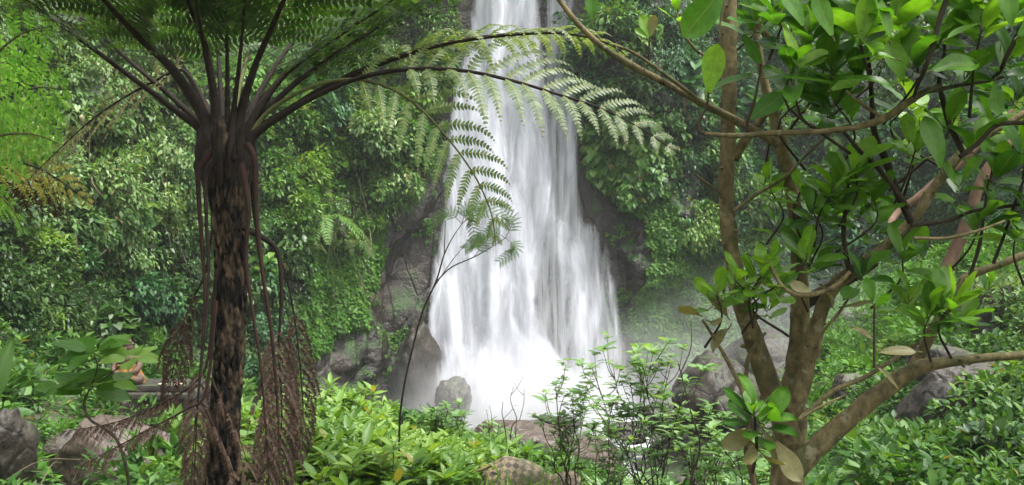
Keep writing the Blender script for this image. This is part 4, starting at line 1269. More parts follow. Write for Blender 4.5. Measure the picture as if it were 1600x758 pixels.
leaf(1180, 672, 2.85, (1128, 700), .2, O_, (-.2, -1, .3), ti=2)['label'] = 'yellowing leaf hanging low'
leaf(1212, 690, 2.85, (1248, 752), .2, O_, (.2, -1, .3), ti=2)
leaf(1195, 676, 2.85, (1222, 730), .2, O_, (.5, -1, .2), narrow=True)
leaf(1268, 455, 3.1, (1232, 444), .2, O_, (.1, -1, .4), ti=2)
leaf(1372, 575, 3.0, (1408, 605), .2, O_, (.3, -.6, .8), narrow=True)
leaf(1366, 530, 3.0, (1332, 508), .2, O_, (0, -.7, .7), narrow=True)
leaf(1432, 550, 3.0, (1372, 546), .2, O_, (0, -.7, .7), narrow=True)
leaf(1015, 58, 3.3, (1003, 22), .2, Y_, (0, -1, .3), ti=0)
leaf(1016, 56, 3.3, (1022, 24), .2, O_, (0, -1, .3), ti=2)
leaf(1014, 60, 3.3, (992, 44), .2, Y_, (.2, -1, .5), ti=0)
leaf(925, 30, 3.2, (924, -12), .2, G_, (0, -1, .1), ti=0)
leaf(1345, 60, 2.9, (1358, -10), .2, Y_, (0, -1, .2), ti=2)
leaf(1300, 55, 2.8, (1270, -10), .2, G_, (.2, -1, .2), ti=2)
leaf(1255, 40, 2.9, (1225, -15), .2, G_, (.3, -1, .3), ti=0)
leaf(1390, 60, 2.85, (1372, -20), .2, G_, (.5, -1, .2), narrow=True)
leaf(1400, 92, 2.9, (1335, 72), .2, G_, (0, -.5, 1), narrow=True, ti=1)
leaf(1398, 140, 2.95, (1330, 100), .2, G_, (.1, -.6, .9), narrow=True, ti=1)
leaf(1410, 125, 3.0, (1390, 62), .2, Y_, (-.2, -1, .2), ti=0)
leaf(1480, 60, 2.9, (1530, 30), .2, G_, (-.1, -.5, 1), narrow=True)

W_ = [  # px, py, depth, n, size, mat, up
    (1060, 15, 3.3, 7, .11, Y_, (0, -.3, 1)), (1180, 40, 3.2, 7, .19, G_, (.1, -.4, 1)), (1215, 20, 3.1, 8, .20, G_, (0, -.4, 1)), (1262, 60, 3.15, 8, .18, G_, (.1, -.3, 1)),
    (1300, 110, 3.2, 8, .19, G_, (-.2, -.4, 1)), (1345, 45, 3.0, 9, .20, G_, (0, -.4, 1)), (1395, 35, 3.1, 8, .19, Y_, (0, -.3, 1)), (1430, 100, 3.05, 8, .19, G_, (.1, -.4, 1)),
    (1470, 60, 3.1, 7, .18, G_, (.2, -.3, 1)), (1520, 40, 3.1, 7, .18, G_, (.1, -.4, 1)), (1580, 20, 3.0, 7, .20, G_, (.1, -.4, 1)), (1575, 95, 3.0, 7, .18, G_, (.3, -.5, .8)),
    (1510, 120, 3.1, 7, .18, G_, (.3, -.4, .8)), (1590, 150, 3.1, 7, .18, G_, (.3, -.4, .9)), (1340, 120, 3.3, 8, .19, G_, (-.3, -.3, 1)), (1375, 85, 3.3, 8, .18, Y_, (0, -.2, 1)),
    (1240, 130, 3.3, 6, .15, G_, (-.2, -.3, 1)), (1290, 165, 3.3, 5, .15, G_, (-.3, -.4, .6)), (1330, 185, 3.4, 5, .15, G_, (0, -.4, .8)), (1420, 225, 3.3, 6, .14, Y_, (-.1, -.3, 1)),
    (1480, 195, 3.2, 6, .17, G_, (-.1, -.5, .9)), (1520, 230, 3.2, 6, .17, G_, (.2, -.4, .9)), (1560, 270, 3.2, 7, .17, G_, (.3, -.4, .8)), (1600, 240, 3.2, 7, .17, G_, (.1, -.4, .9)),
    (1545, 330, 3.2, 5, .15, G_, (.2, -.4, .8)), (1600, 320, 3.2, 6, .16, G_, (.1, -.4, .9)), (1500, 290, 3.3, 5, .14, G_, (0, -.4, .9)),
    (1195, 285, 3.6, 7, .12, Y_, (-.1, -.3, 1)), (1222, 300, 3.7, 6, .12, Y_, (.1, -.3, 1)), (1215, 350, 3.7, 6, .13, G_, (0, -.3, 1)), (1255, 385, 3.5, 8, .16, G_, (0, -.3, 1)),
    (1290, 340, 3.5, 8, .17, G_, (-.3, -.3, 1)), (1325, 285, 3.3, 9, .19, G_, (0, -.3, 1)), (1310, 320, 3.3, 7, .18, G_, (-.2, -.4, .9)), (1345, 330, 3.5, 8, .17, G_, (.2, -.3, 1)),
    (1275, 420, 3.4, 6, .13, G_, (0, -.4, .9)), (1370, 360, 3.5, 6, .15, G_, (.1, -.4, .8)),
    (1200, 412, 3.3, 8, .12, Y_, (0, -.3, 1)), (1180, 445, 3.3, 8, .13, Y_, (.1, -.4, 1)), (1130, 455, 3.4, 6, .11, Y_, (-.2, -.3, 1)), (1112, 470, 3.3, 5, .11, Y_, (-.3, -.3, 1)), (1098, 495, 3.3, 2, .13, O_, (-.5, -.4, .5)),
    (1165, 470, 3.4, 6, .12, G_, (0, -.3, 1)), (1200, 480, 3.5, 6, .12, Y_, (.1, -.3, 1)), (1140, 500, 3.3, 2, .13, O_, (-.4, -.4, .5)),
    (1178, 645, 2.85, 10, .14, G_, (-.1, -.4, 1)), (1198, 660, 2.85, 6, .14, G_, (.3, -.4, .8)), (1180, 700, 2.85, 3, .12, O_, (.2, -.4, -.4)),
    (1475, 490, 3.2, 9, .15, G_, (0, -.3, 1)), (1450, 500, 3.1, 7, .13, G_, (-.2, -.4, 1)), (1500, 500, 3.2, 7, .14, G_, (.4, -.4, .9)), (1366, 480, 3.0, 5, .09, G_, (0, -.3, 1)), (1420, 470, 3.3, 6, .13, Y_, (0, -.3, 1)),
    (1440, 400, 3.4, 5, .15, G_, (-.2, -.4, .7)), (1350, 430, 3.3, 5, .14, G_, (.2, -.4, .8)), (1310, 480, 3.3, 2, .12, O_, (.3, -.4, .4)), (1545, 450, 3.5, 6, .13, G_, (.2, -.4, .9)),
    (1260, 20, 3.4, 8, .19, G_, (0, -.3, 1)), (1320, 10, 3.3, 8, .2, G_, (0, -.4, 1)), (1450, 15, 3.3, 8, .2, G_, (0, -.4, 1)), (1390, -20, 3.1, 8, .2, G_, (0, -.4, 1)), (1530, -10, 3.0, 8, .2, G_, (0, -.5, 1)),
    (1250, -70, 3.2, 9, .2, G_, (0, -.4, 1)), (1400, -90, 3.2, 9, .2, G_, (0, -.4, 1)), (1550, -90, 3.2, 9, .2, G_, (0, -.4, 1)), (1660, 60, 3.1, 8, .2, G_, (0, -.4, 1)), (1850, 435, 3.35, 9, .19, G_, (.2, -.3, 1)), (1790, 485, 3.4, 7, .17, G_, (-.2, -.3, 1)), (1750, 298, 3.4, 9, .19, G_, (.1, -.3, 1)), (1740, 48, 4.1, 9, .2, G_, (.1, -.3, 1)), (1740, 78, 3.4, 9, .2, Y_, (.1, -.3, 1)), (1700, 345, 3.4, 7, .17, G_, (.1, -.3, 1)), (1680, 200, 3.2, 8, .2, G_, (0, -.4, 1)),
]
for px, py, d, n, s, mt, up in W_:
    whorl(px, py, d, n, s * .92, mt, up, spread=1.15)
for k in range(22):
    px = rng.uniform(1170, 1640); py = rng.uniform(-60, 175 + .25 * max(0, px - 1350)); d = rng.uniform(3.0, 3.9)
    whorl(px, py, d, int(rng.integers(5, 9)), rng.uniform(.13, .19), G_ if rng.random() < .5 else Y_, (rng.normal(0, .25), -.35, 1), spread=1.2)
    c = P(px, py, d)
    mb = MB(); tube(mb, [c, c + np.array([rng.normal(0, .05), .03, -.12]), c + np.array([rng.normal(0, .12), .1, -.28])], [.003, .004, .006], 6, 10, 0, rough=.1); mb.build('twig', M['bark_dark'], tree)
for px, py, d, n, s, mt in ((1300, 300, 3.25, 8, .15, Y_), (1335, 265, 3.2, 7, .15, Y_), (1270, 330, 3.3, 7, .14, G_), (1365, 310, 3.25, 7, .15, G_), (1190, 430, 3.25, 8, .11, Y_), (1215, 445, 3.3, 7, .11, Y_), (1150, 440, 3.25, 7, .11, Y_), (1120, 462, 3.25, 6, .10, Y_),
                            (1430, 235, 3.2, 6, .14, Y_), (1250, 300, 3.4, 6, .11, Y_), (1205, 300, 3.4, 6, .11, Y_), (1260, 405, 3.3, 7, .13, Y_), (1485, 475, 3.1, 8, .14, Y_), (1460, 480, 3.1, 7, .13, G_), (1410, 400, 3.3, 6, .14, G_), (1530, 350, 3.2, 6, .14, G_), (1590, 360, 3.2, 6, .14, Y_)):
    whorl(px, py, d, n, s, mt, (rng.normal(0, .2), -.4, 1), spread=1.1)
    c = P(px, py, d)
    mb = MB(); tube(mb, [c, c + np.array([rng.normal(0, .03), .03, -.09]), c + np.array([rng.normal(0, .08), .1, -.2])], [.0025, .0035, .005], 6, 10, 0, rough=.1); mb.build('twig', M['bark_dark'], tree)

# ------------------------------------------------------------------ boulders
def ico(n=4):
    import bmesh
    bm = bmesh.new(); bmesh.ops.create_icosphere(bm, subdivisions=n, radius=1.0)
    v = np.array([p.co[:] for p in bm.verts]); f = np.array([[q.index for q in p.verts] for p in bm.faces]); bm.free()
    return v, f


ICO = ico(5)


def rock_verts(r, seed, planes=13, sharp=9.0, rough=.07, flat_top=None):
    g = np.random.default_rng(seed)
    v, f = ICO
    n = nrm(g.normal(size=(planes, 3)))
    h = .72 + .32 * g.random(planes)
    if flat_top is not None:
        n = np.vstack([n, [[.1, -.12, 1]]]); h = np.append(h, flat_top)
        n = nrm(n)
    c = np.maximum(v @ n.T, 1e-3) / h[None]
    rr = 1.0 / (np.sum(c ** sharp, 1) ** (1 / sharp))
    rr = np.minimum(rr, 1.25)
    p = v * rr[:, None]
    crack = np.clip(1 - np.abs(fbm(p * 1.6 + seed * 2, 3, seed % 40)) * 9, 0, 1)
    p = p * (1 + rough * 1.5 * fbm(p * 2.1 + seed, 5, seed % 50)[:, None] + .03 * vnoise(p * 9 + seed, 3)[:, None] - .07 * crack[:, None])
    return p * np.array(r), f


def boulder(px, py, d, w, h, label, mat='rock', seed=1, deep=1.0, flat_top=None, group=None, planes=13, sharp=9.0, tilt=0):
    rx = w * .5 / FPX * d / .88; rz = h * .5 / FPX * d / .88
    c = P(px, py, d)
    v, f = rock_verts((rx, max(rx, rz) * deep * .8, rz), seed, planes, sharp, flat_top=flat_top)
    if tilt:
        a = math.radians(tilt); R = np.array([[math.cos(a), 0, math.sin(a)], [0, 1, 0], [-math.sin(a), 0, math.cos(a)]])
        v = v @ R.T
    o = empty('boulder', c); bpy.data.objects.remove(o)
    mb = MB(); mb.add(v, f)
    o = mb.build('boulder', M[mat]); o.location = [float(k) for k in c]
    return tag(o, label, 'rock', group)


boulder(650, 590, 35.4, 80, 150, 'dark wet boulder leaning on the left foot of the falls', 'rock_dark', 3, sharp=16, planes=18)
boulder(708, 626, 32.6, 40, 62, 'small pointed rock standing in the white spray', 'rock', 9, sharp=10)
boulder(872, 664, 29.5, 62, 34, 'dark flat rock in the stream behind the twiggy shrubs', 'rock_dark', 11, flat_top=.6)
boulder(800, 676, 28.5, 120, 40, 'low brown rock rising just behind the leafy mound', 'rock_brown', 14)
boulder(905, 712, 25.2, 120, 74, 'brown slab lying in the stream behind the shrubs', 'rock_brown', 16, flat_top=.7)
boulder(985, 672, 28.6, 56, 30, 'grey stone with water foaming round it', 'rock', 18)
boulder(1040, 660, 29.5, 70, 44, 'grey rock at the right end of the pool', 'rock_dark', 19)
boulder(1118, 622, 27.5, 120, 120, 'big grey rock sloping down to the pool on the right', 'rock_dark', 22, deep=1.3, sharp=7, tilt=-22)
boulder(1205, 590, 28.5, 150, 110, 'large grey rock behind the fork of the broadleaf tree', 'rock_dark', 24, deep=1.2, sharp=7)
boulder(1158, 648, 22.0, 72, 66, 'rounded pinkish boulder with mossy top left of the tree trunk', 'rock', 26, sharp=5)
boulder(1282, 552, 29.0, 84, 70, 'grey boulder in the mist between trunk and lower limb', 'rock', 28, flat_top=.7)
boulder(1335, 506, 30.0, 66, 46, 'pale grey rock high on the misty right slope', 'rock', 31)
boulder(1345, 618, 19.5, 70, 60, 'half hidden grey rock above the thick lower limb', 'rock', 33)
boulder(1502, 632, 15.6, 156, 165, 'large dark boulder with flat wet pale top on the right bank', 'rock_dark', 35, flat_top=.72, sharp=14, planes=10)
boulder(1478, 566, 17.0, 84, 60, 'grey stone slab leaning behind the large dark boulder', 'rock', 37, flat_top=.7)
boulder(1560, 500, 20.0, 80, 90, 'ivy framed rock face above the large dark boulder', 'rock_dark', 38)
boulder(104, 696, 12.8, 62, 36, 'rounded grey boulder beside the angular brown rock', 'rock', 41, sharp=5)
boulder(74, 690, 13.4, 30, 22, 'small grey stone left of the rounded boulder', 'rock', 43, sharp=5)
boulder(166, 728, 11.8, 150, 100, 'angular brown rock with a sharp ridge under the broad leaved plant', 'rock_brown', 45, sharp=16, planes=9)
boulder(232, 690, 13.0, 60, 44, 'wet brown stone right of the angular rock', 'rock_brown', 47)
boulder(165, 632, 16.2, 80, 62, 'dark stone at the left end of the altar', 'rock_dark', 49)
boulder(10, 722, 9.6, 50, 120, 'tall dark rock at the left edge among bushes', 'rock_dark', 51, sharp=6)

mb = MB()      # the stream bed
v0, f0 = ico(2)
for k in range(320):
    y = rng.uniform(22, 33.5); x = rng.uniform(-2.5, 7.5)
    r = rng.uniform(.08, .3)
    p = v0 * (1 + .22 * vnoise(v0 * 1.6 + k * 3.1, 2)[:, None]) * np.array([r * 1.2, r, r * .7])
    z = max(float(ground_z(x, y)), -.12)
    mb.add(p + np.array([x, y, z + r * .15]), f0)
tag(mb.build('gravel', M['rock']), 'loose stones of the stream bed', kind='stuff')

# ------------------------------------------------------------------ altar, statue, offerings
def block(mb, lo, hi, bev=.02, mi=0):
    """box with chamfered edges and a little wear"""
    import bmesh
    bm = bmesh.new(); bmesh.ops.create_cube(bm, size=1)
    for v in bm.verts:
        for k in range(3): v.co[k] = lo[k] if v.co[k] < 0 else hi[k]
    bmesh.ops.bevel(bm, geom=list(bm.edges), offset=bev, segments=2, affect='EDGES')
    bmesh.ops.triangulate(bm, faces=bm.faces)
    v = np.array([p.co[:] for p in bm.verts]); f = np.array([[q.index for q in p.verts] for p in bm.faces]); bm.free()
    v = v + .008 * np.stack([vnoise(v * 3, s) for s in (1, 2, 3)], 1)
    mb.add(v, f, mi)


DA = 17.6
ax0, ax1 = P(148, 0, DA)[0], P(292, 0, DA)[0]
zt, zm, zb = P(0, 606, DA)[2], P(0, 622, DA)[2], P(0, 668, DA)[2]
alt = tag(empty('stone_altar', ((ax0 + ax1) / 2, DA + .5, zb - .3)), 'low stepped stone altar holding the draped statue', 'altar')
mb = MB(); block(mb, (ax0 - .12, DA + .05, zb - .5), (ax1 + .1, DA + 1.3, zm - .02), .03); mb.build('base', M['stone'], alt, smooth=False)
mb = MB(); block(mb, (ax0 - .2, DA - .1, zm - .02), (ax1 + .16, DA + 1.36, zm + .08), .02); mb.build('step', M['stone'], alt, smooth=False)
mb = MB(); block(mb, (ax0 + .1, DA + .16, zm + .08), (ax1 - .05, DA + 1.2, zt), .03); mb.build('slab', M['stone'], alt, smooth=False)
sx = P(202, 0, DA + .6)[0]
pl = tag(empty('statue', (sx, DA + .55, zt)), 'small seated stone guardian statue wrapped in yellow cloth', 'statue')
def lathe(mb, prof, c, ex=1.0, ey=.8, seg=28, rough=0.0, mi=0, fold=0.0):
    pr = catmull(np.array(prof), len(prof) * 5)
    th = np.linspace(0, 2 * np.pi, seg, endpoint=False)
    R = pr[:, 0][:, None] * (1 + fold * np.sin(th * 9)[None] * sstep(.5, 0, (pr[:, 1] - pr[0, 1]) / (np.ptp(pr[:, 1]) + 1e-6))[:, None])
    v = np.stack([R * np.cos(th) * ex, R * np.sin(th) * ey, np.broadcast_to(pr[:, 1][:, None], R.shape)], -1)
    if rough: v = v * (1 + rough * fbm(v * 9, 3, 4)[..., None] * np.array([1, 1, .1]))
    n = len(pr); i = np.arange(n - 1)[:, None] * seg; j = np.arange(seg)[None]; jn = (j + 1) % seg
    mb.add(v.reshape(-1, 3) + np.array(c), np.stack([i + j, i + jn, i + seg + jn, i + seg + j], -1).reshape(-1, 4), mi)
c0 = np.array([sx, DA + .55, zt])
mb = MB()
lathe(mb, [(.02, .0), (.27, .02), (.29, .10), (.24, .20), (.19, .30), (.185, .42), (.20, .50), (.17, .56), (.075, .60), (.072, .63), (.105, .67), (.118, .72), (.105, .78), (.12, .80), (.095, .84), (.07, .88), (.05, .92), (.03, .96), (.01, 1.0)], c0, 1, .8, rough=.09)
for s in (-1, 1):
    tube(mb, [c0 + np.array(a) for a in ((s * .17, 0, .52), (s * .25, -.05, .40), (s * .22, -.17, .27), (s * .08, -.21, .24))], [.06, .055, .048, .04], 9, 16, 0, rough=.1)
    tube(mb, [c0 + np.array(a) for a in ((s * .10, -.05, .14), (s * .30, -.12, .12), (s * .22, -.24, .08), (-s * .04, -.24, .07))], [.09, .085, .07, .05], 9, 16, 0, rough=.1)
    tube(mb, [c0 + np.array(a) for a in ((s * .112, 0, .76), (s * .135, 0, .71), (s * .12, 0, .66))], [.015, .022, .012], 6, 8, 0)
tube(mb, [c0 + np.array(a) for a in ((0, -.085, .74), (0, -.115, .70), (0, -.10, .685))], [.012, .02, .014], 6, 8, 0)
mb.build('body', M['stone_brown'], pl)
mb = MB(); lathe(mb, [(.315, .015), (.325, .10), (.275, .20), (.225, .30), (.215, .38), (.20, .40)], c0, 1, .95, 60, .05, 0, .05); mb.build('cloth', M['cloth_yellow'], pl)
for (px, lab) in ((254, 'small pale offering tray on the altar edge nearer the statue'), (279, 'small pinkish offering tray at the right end of the altar')):
    p = P(px, 604, DA + .3)
    t = empty('offering_tray', (p[0], DA + .3, zt)); tag(t, lab, 'offering', 'offerings on the altar')
    mb = MB(); lathe(mb, [(.01, .002), (.06, .004), (.085, .03), (.078, .032), (.05, .012), (.01, .012)], (p[0], DA + .3, zt), 1, 1, 16, .04); mb.build('tray', M['offer_tray'], t)
    mb = MB()
    for k in range(9):
        a = rng.uniform(0, 6.28); r = .05 * rng.random() ** .5
        mb.add(v0 * .017 + np.array([p[0] + math.cos(a) * r, DA + .3 + math.sin(a) * r, zt + .028 + .01 * rng.random()]), f0)
    mb.build('flowers', M['offer_flower'] if px < 260 else M['offer_pink'], t)


# ------------------------------------------------------------------ leafy mound in front
def sprig_bush(mb, c, h, R, ns, size, T, lean=(0, 0, 0), per=(6, 10), along=6):
    lean = np.array(lean)
    for s in range(ns):
        a = rng.uniform(0, 6.283); r = R * rng.random() ** .5
        o = np.array([math.cos(a), math.sin(a), 0])
        hh = h * (.62 + .45 * rng.random()) * (1 - .3 * (r / R) ** 2)
        p0 = c + o * r * .45; p1 = c + o * r + Z * hh + lean * hh
        pm = (p0 + p1) / 2 + Z * hh * .08 + o * .03
        q = tube(mb, [p0, pm, p1], [.006, .0045, .0025], 4, 7, 1, cap=False)
        n = rng.integers(*per)
        k = np.arange(n); aa = rng.random() * 6 + k * 2.4
        op = .55 + .75 * k / n
        d = np.stack([np.cos(aa) * np.sin(op), np.sin(aa) * np.sin(op), np.cos(op) * .75], 1) + rng.normal(0, .12, (n, 3))
        pos = p1 - Z * (.05 * k / n)[:, None]
        na = along
        u = rng.random(na) * .6 + .38
        pa = np.stack([np.interp(u, np.linspace(0, 1, len(q)), q[:, i]) for i in range(3)], 1)
        ang = rng.random(na) * 6.283
        da = np.stack([np.cos(ang), np.sin(ang), np.full(na, .25)], 1)
        D = np.vstack([d, da]); Pp = np.vstack([pos, pa])
        sz = size * np.concatenate([np.full(n, 1.0), np.full(na, .9)]) * np.exp(rng.normal(0, .22, n + na))
        put_leaves(mb, T, Pp, nrm(D), nrm(Z + rand_unit(n + na) * .3 + np.array([0, -.1, 0])), sz)


def skyline(px):
    return np.interp(px, [330, 400, 440, 480, 520, 560, 600, 640, 700, 760, 800, 850, 900, 950], [670, 640, 622, 606, 603, 608, 618, 634, 662, 672, 680, 700, 728, 765])


TB1 = T_grid(.34, lanceo, 4, .16, .26, 1)
TB2 = T_grid(.40, ovate, 4, .14, .3, 1)
mbA, mbB = MB(), MB()
for k in range(150):
    d = rng.uniform(5.3, 9.2); px = rng.uniform(350, 930)
    x = (px - 800) / FPX * d
    g = float(ground_z(np.array([x]), np.array([d]))[0])
    ztop = CAM_Z - (skyline(px) + (9.2 - d) * 20 + 6 - 379) / FPX * d
    h = np.clip(ztop - g, .16, 1.0)
    if px > 690 and d < 6.6: continue
    if px > 760: sprig_bush(mbB, np.array([x, d, g]), h, .34, 20, .085, TB1, per=(5, 8))
    else: sprig_bush(mbA, np.array([x, d, g]), h, .36, 20, .115 if rng.random() < .6 else .09, TB1 if rng.random() < .7 else TB2)
tag(mbA.build('undergrowth', [M['leaf_bright'], M['twig']]), 'bright lance leaved undergrowth over the foreground mound', kind='stuff')
tag(mbB.build('undergrowth', [M['leaf_under'], M['twig']]), 'finer leaved undergrowth on the right end of the mound', kind='stuff')
mb = MB()
for k in range(42):
    d = rng.uniform(5.0, 7.4); px = rng.uniform(640, 1250)
    x = (px - 800) / FPX * d
    g = float(ground_z(np.array([x]), np.array([d]))[0])
    ztop = CAM_Z - (np.interp(px, [640, 760, 900, 1000, 1100, 1250], [728, 742, 748, 728, 712, 740]) + (7.4 - d) * 22 - 379) / FPX * d
    if ztop - g < .08: continue
    if 690 < px < 915 and d < 6.5 : continue
    sprig_bush(mb, np.array([x, d, g]), min(.8, ztop - g), .3, 16, .075, TB1, per=(5, 8), along=6)
tag(mb.build('undergrowth', [M['leaf_twig'], M['twig']]), 'small leaved undergrowth around the twiggy shrubs', kind='stuff')


def bush_thing(px, d, top, R, ns, size, T, mat, label, name='leafy_bush', group=None):
    x = (px - 800) / FPX * d
    g = float(ground_z(np.array([x]), np.array([d]))[0])
    c = np.array([x, d, g])
    t = tag(empty(name, c), label, 'bush', group)
    mb = MB(); sprig_bush(mb, c, CAM_Z - (top - 379) / FPX * d - g, R, ns, size, T)
    # split stems and leaves
    st, lf = MB(), MB()
    for v, f, m_, uv, in zip(mb.v, mb.f, mb.m, mb.uv):
        off = f.min()
        (lf if m_[0] == 0 else st).add(v, f - off, 0, uv)
    st.build('stems', M['twig'], t); lf.build('foliage', M[mat], t)
    return t


GB = 'leafy bushes on the mound'
bush_thing(470, 7.2, 640, .42, 34, .13, TB1, 'leaf_bright', 'bright lance leaved bush right beside the dead fronds', group=GB)
bush_thing(540, 8.4, 600, .45, 34, .12, TB1, 'leaf_bright', 'bright bush on the highest part of the mound', group=GB)
bush_thing(566, 6.4, 672, .36, 26, .15, TB2, 'leaf_bright', 'broad leaved bright bush low at the front of the mound', group=GB)
bush_thing(650, 7.6, 650, .4, 28, .10, TB1, 'leaf_under', 'olive tinged bush at the foot of the bare sapling', group=GB)
bush_thing(405, 8.2, 628, .4, 28, .14, TB1, 'leaf_bright', 'yellow green bush directly right of the fern trunk', group=GB)
bush_thing(740, 8.2, 660, .4, 26, .09, TB1, 'leaf_twig', 'fine leaved bush where the mound slopes to the right', group=GB)

# ---- woven mat
DMt = 5.9
m, nt, out = newmat('woven_bamboo')
uv = nt.nodes.new('ShaderNodeUVMap')
ck = N_(nt, 'ShaderNodeTexChecker'); ck.inputs['Scale'].default_value = 1.0
mp = N_(nt, 'ShaderNodeMapping'); mp.inputs['Scale'].default_value = (29, 29, 1); mp.inputs['Rotation'].default_value = (0, 0, math.radians(38))
nt.links.new(uv.outputs[0], mp.inputs['Vector']); nt.links.new(mp.outputs[0], ck.inputs['Vector'])
nz = noise(nt, 30, 4); 
ca = ramp(nt, [(.3, (.14, .10, .058)), (.7, (.27, .20, .12))], nz).outputs[0]
cb_ = ramp(nt, [(.3, (.040, .032, .020)), (.7, (.09, .075, .045))], nz).outputs[0]
c = mixc(nt, ck.outputs['Fac'], ca, cb_)
mo = ramp(nt, [(.55, (0, 0, 0)), (.7, (1, 1, 1))], noise(nt, 4, 5)).outputs[0]
c = mixc(nt, mo, c, (.06, .07, .025))
pr = N_(nt, 'ShaderNodeBsdfPrincipled'); pr.inputs['Roughness'].default_value = .65
nt.links.new(c, pr.inputs['Base Color'])
b_ = N_(nt, 'ShaderNodeBump'); b_.inputs['Strength'].default_value = .6; b_.inputs['Distance'].default_value = .01
nt.links.new(ck.outputs['Fac'], b_.inputs['Height']); nt.links.new(b_.outputs[0], pr.inputs['Normal'])
nt.links.new(pr.outputs[0], out.inputs['Surface'])
nu, nv = 90, 40
uu = np.linspace(0, 1, nu); vv = np.linspace(0, 1, nv)
pxs = 672 + uu * 236
tops = np.interp(pxs, [672, 740, 790, 830, 858, 874, 893, 904, 908], [760, 740, 724, 728, 742, 738, 737, 744, 760])
V = np.zeros((nu, nv, 3)); UV = np.zeros((nu, nv, 2))
for i in range(nu):
    top = P(pxs[i], tops[i], DMt + .12)
    for j in range(nv):
        s = (vv[j] - .3) * .62                # metres from the crest, forward positive
        a = np.clip(s / .16, -1.6, 1.6)
        dy = -.16 * math.sin(np.clip(a, -1.5, 1.5)); dz = -.16 * (1 - math.cos(np.clip(a, -1.5, 1.5)))
        ex = max(0, abs(s) - .24)
        V[i, j] = top + np.array([0, dy - np.sign(s) * ex * .35, dz - ex * .9])
        UV[i, j] = (uu[i] * 1.02, s)
dn = fbm(V * 3.5, 3, 6) * .045
V[..., 2] += dn; V[..., 1] += dn * .6
mb = MB(); mb.add(V.reshape(-1, 3), grid_faces(nu, nv), 0, UV.reshape(-1, 2))
mat_o = mb.build('bamboo_mat', m)
so_ = mat_o.modifiers.new('thick', 'SOLIDIFY'); so_.thickness = .012
tag(mat_o, 'checkered woven bamboo mat lying crumpled in the foreground weeds', 'mat')
mb = MB(); tube(mb, F([(655, 772), (690, 757), (730, 742), (768, 728)], DMt - .12), [.011, .012, .011, .009], 8, 16, 0, rough=.1)
tag(mb.build('bamboo_pole', M['bark']), 'thin brown bamboo pole beside the woven mat', 'pole')

# ------------------------------------------------------------------ twiggy shrubs before the pool
TR = [T_grid(.52, obov, 4, .12, .25, 1), T_grid(.46, ovate, 4, .12, .3, 1)]


def twiggy(label, basepx, d, tips, size, sub=4, nl=(6, 10), bare=False, mat='leaf_twig', r=.0062, name='twiggy_shrub', group=None, cat='shrub'):
    bx = (basepx - 800) / FPX * d
    c = np.array([bx, d, float(ground_z(np.array([bx]), np.array([d]))[0]) - .03])
    t = tag(empty(name, c), label, cat, group)
    lf = MB()
    for px, py in tips:
        dd = d + rng.normal(0, .18)
        e = P(px, py, dd)
        L = np.linalg.norm(e - c)
        n = 7
        u = np.linspace(0, 1, n)
        sw = rng.normal(0, .035 * L, (n, 3)) * np.sin(np.pi * u)[:, None]
        mid = c + (e - c) * u[:, None] * np.array([1, 1, 1]) + sw
        mid[:, :2] = c[:2] + (e - c)[:2] * (u ** 1.35)[:, None] + sw[:, :2]
        st = MB()
        q = tube(st, mid, np.linspace(r, r * .35, n), 6, 30, 0, rough=.15, rfreq=30)
        ends = [(q[-1], nrm(q[-1] - q[-4]))]
        for s in range(sub):
            i = int(len(q) * rng.uniform(.45, .95)); i = min(i, len(q) - 2)
            a = rng.uniform(0, 6.28)
            di = nrm(np.array([math.cos(a), math.sin(a) * .7, .75 + .5 * rng.random()]))
            l2 = L * rng.uniform(.10, .24)
            m1 = q[i] + di * l2 * .5 + rng.normal(0, .012, 3); m2 = q[i] + di * l2 * .9 + Z * l2 * .2
            tube(st, [q[i], m1, m2], [r * .5, r * .4, r * .25], 5, 9, 0)
            ends.append((m2, nrm(m2 - m1)))
        st.build('stem', M['twig'], t)
        for p, dr in ends:
            k = int(rng.integers(*nl)) if not bare else int(rng.integers(1, 4))
            an = rng.random() * 6.28 + np.arange(k) * 2.4
            D = np.stack([np.cos(an), np.sin(an), .15 + .35 * rng.random(k)], 1) + dr * .25
            put_leaves(lf, TR[rng.integers(0, 2)], p + rng.normal(0, .012, (k, 3)), nrm(D), nrm(Z + rand_unit(k) * .25), size * (.35 if bare else 1) * np.exp(rng.normal(0, .25, k)))
            if not bare and rng.random() < .8:   # a few leaves further down the twig
                k = 3; an = rng.random(k) * 6.28
                put_leaves(lf, TR[1], p - dr * (.05 + .05 * rng.random((k, 1))), nrm(np.stack([np.cos(an), np.sin(an), np.full(k, .2)], 1)), nrm(Z + rand_unit(k) * .3), size * .85 * np.ones(k))
    lf.build('foliage', M[mat], t)
    return t


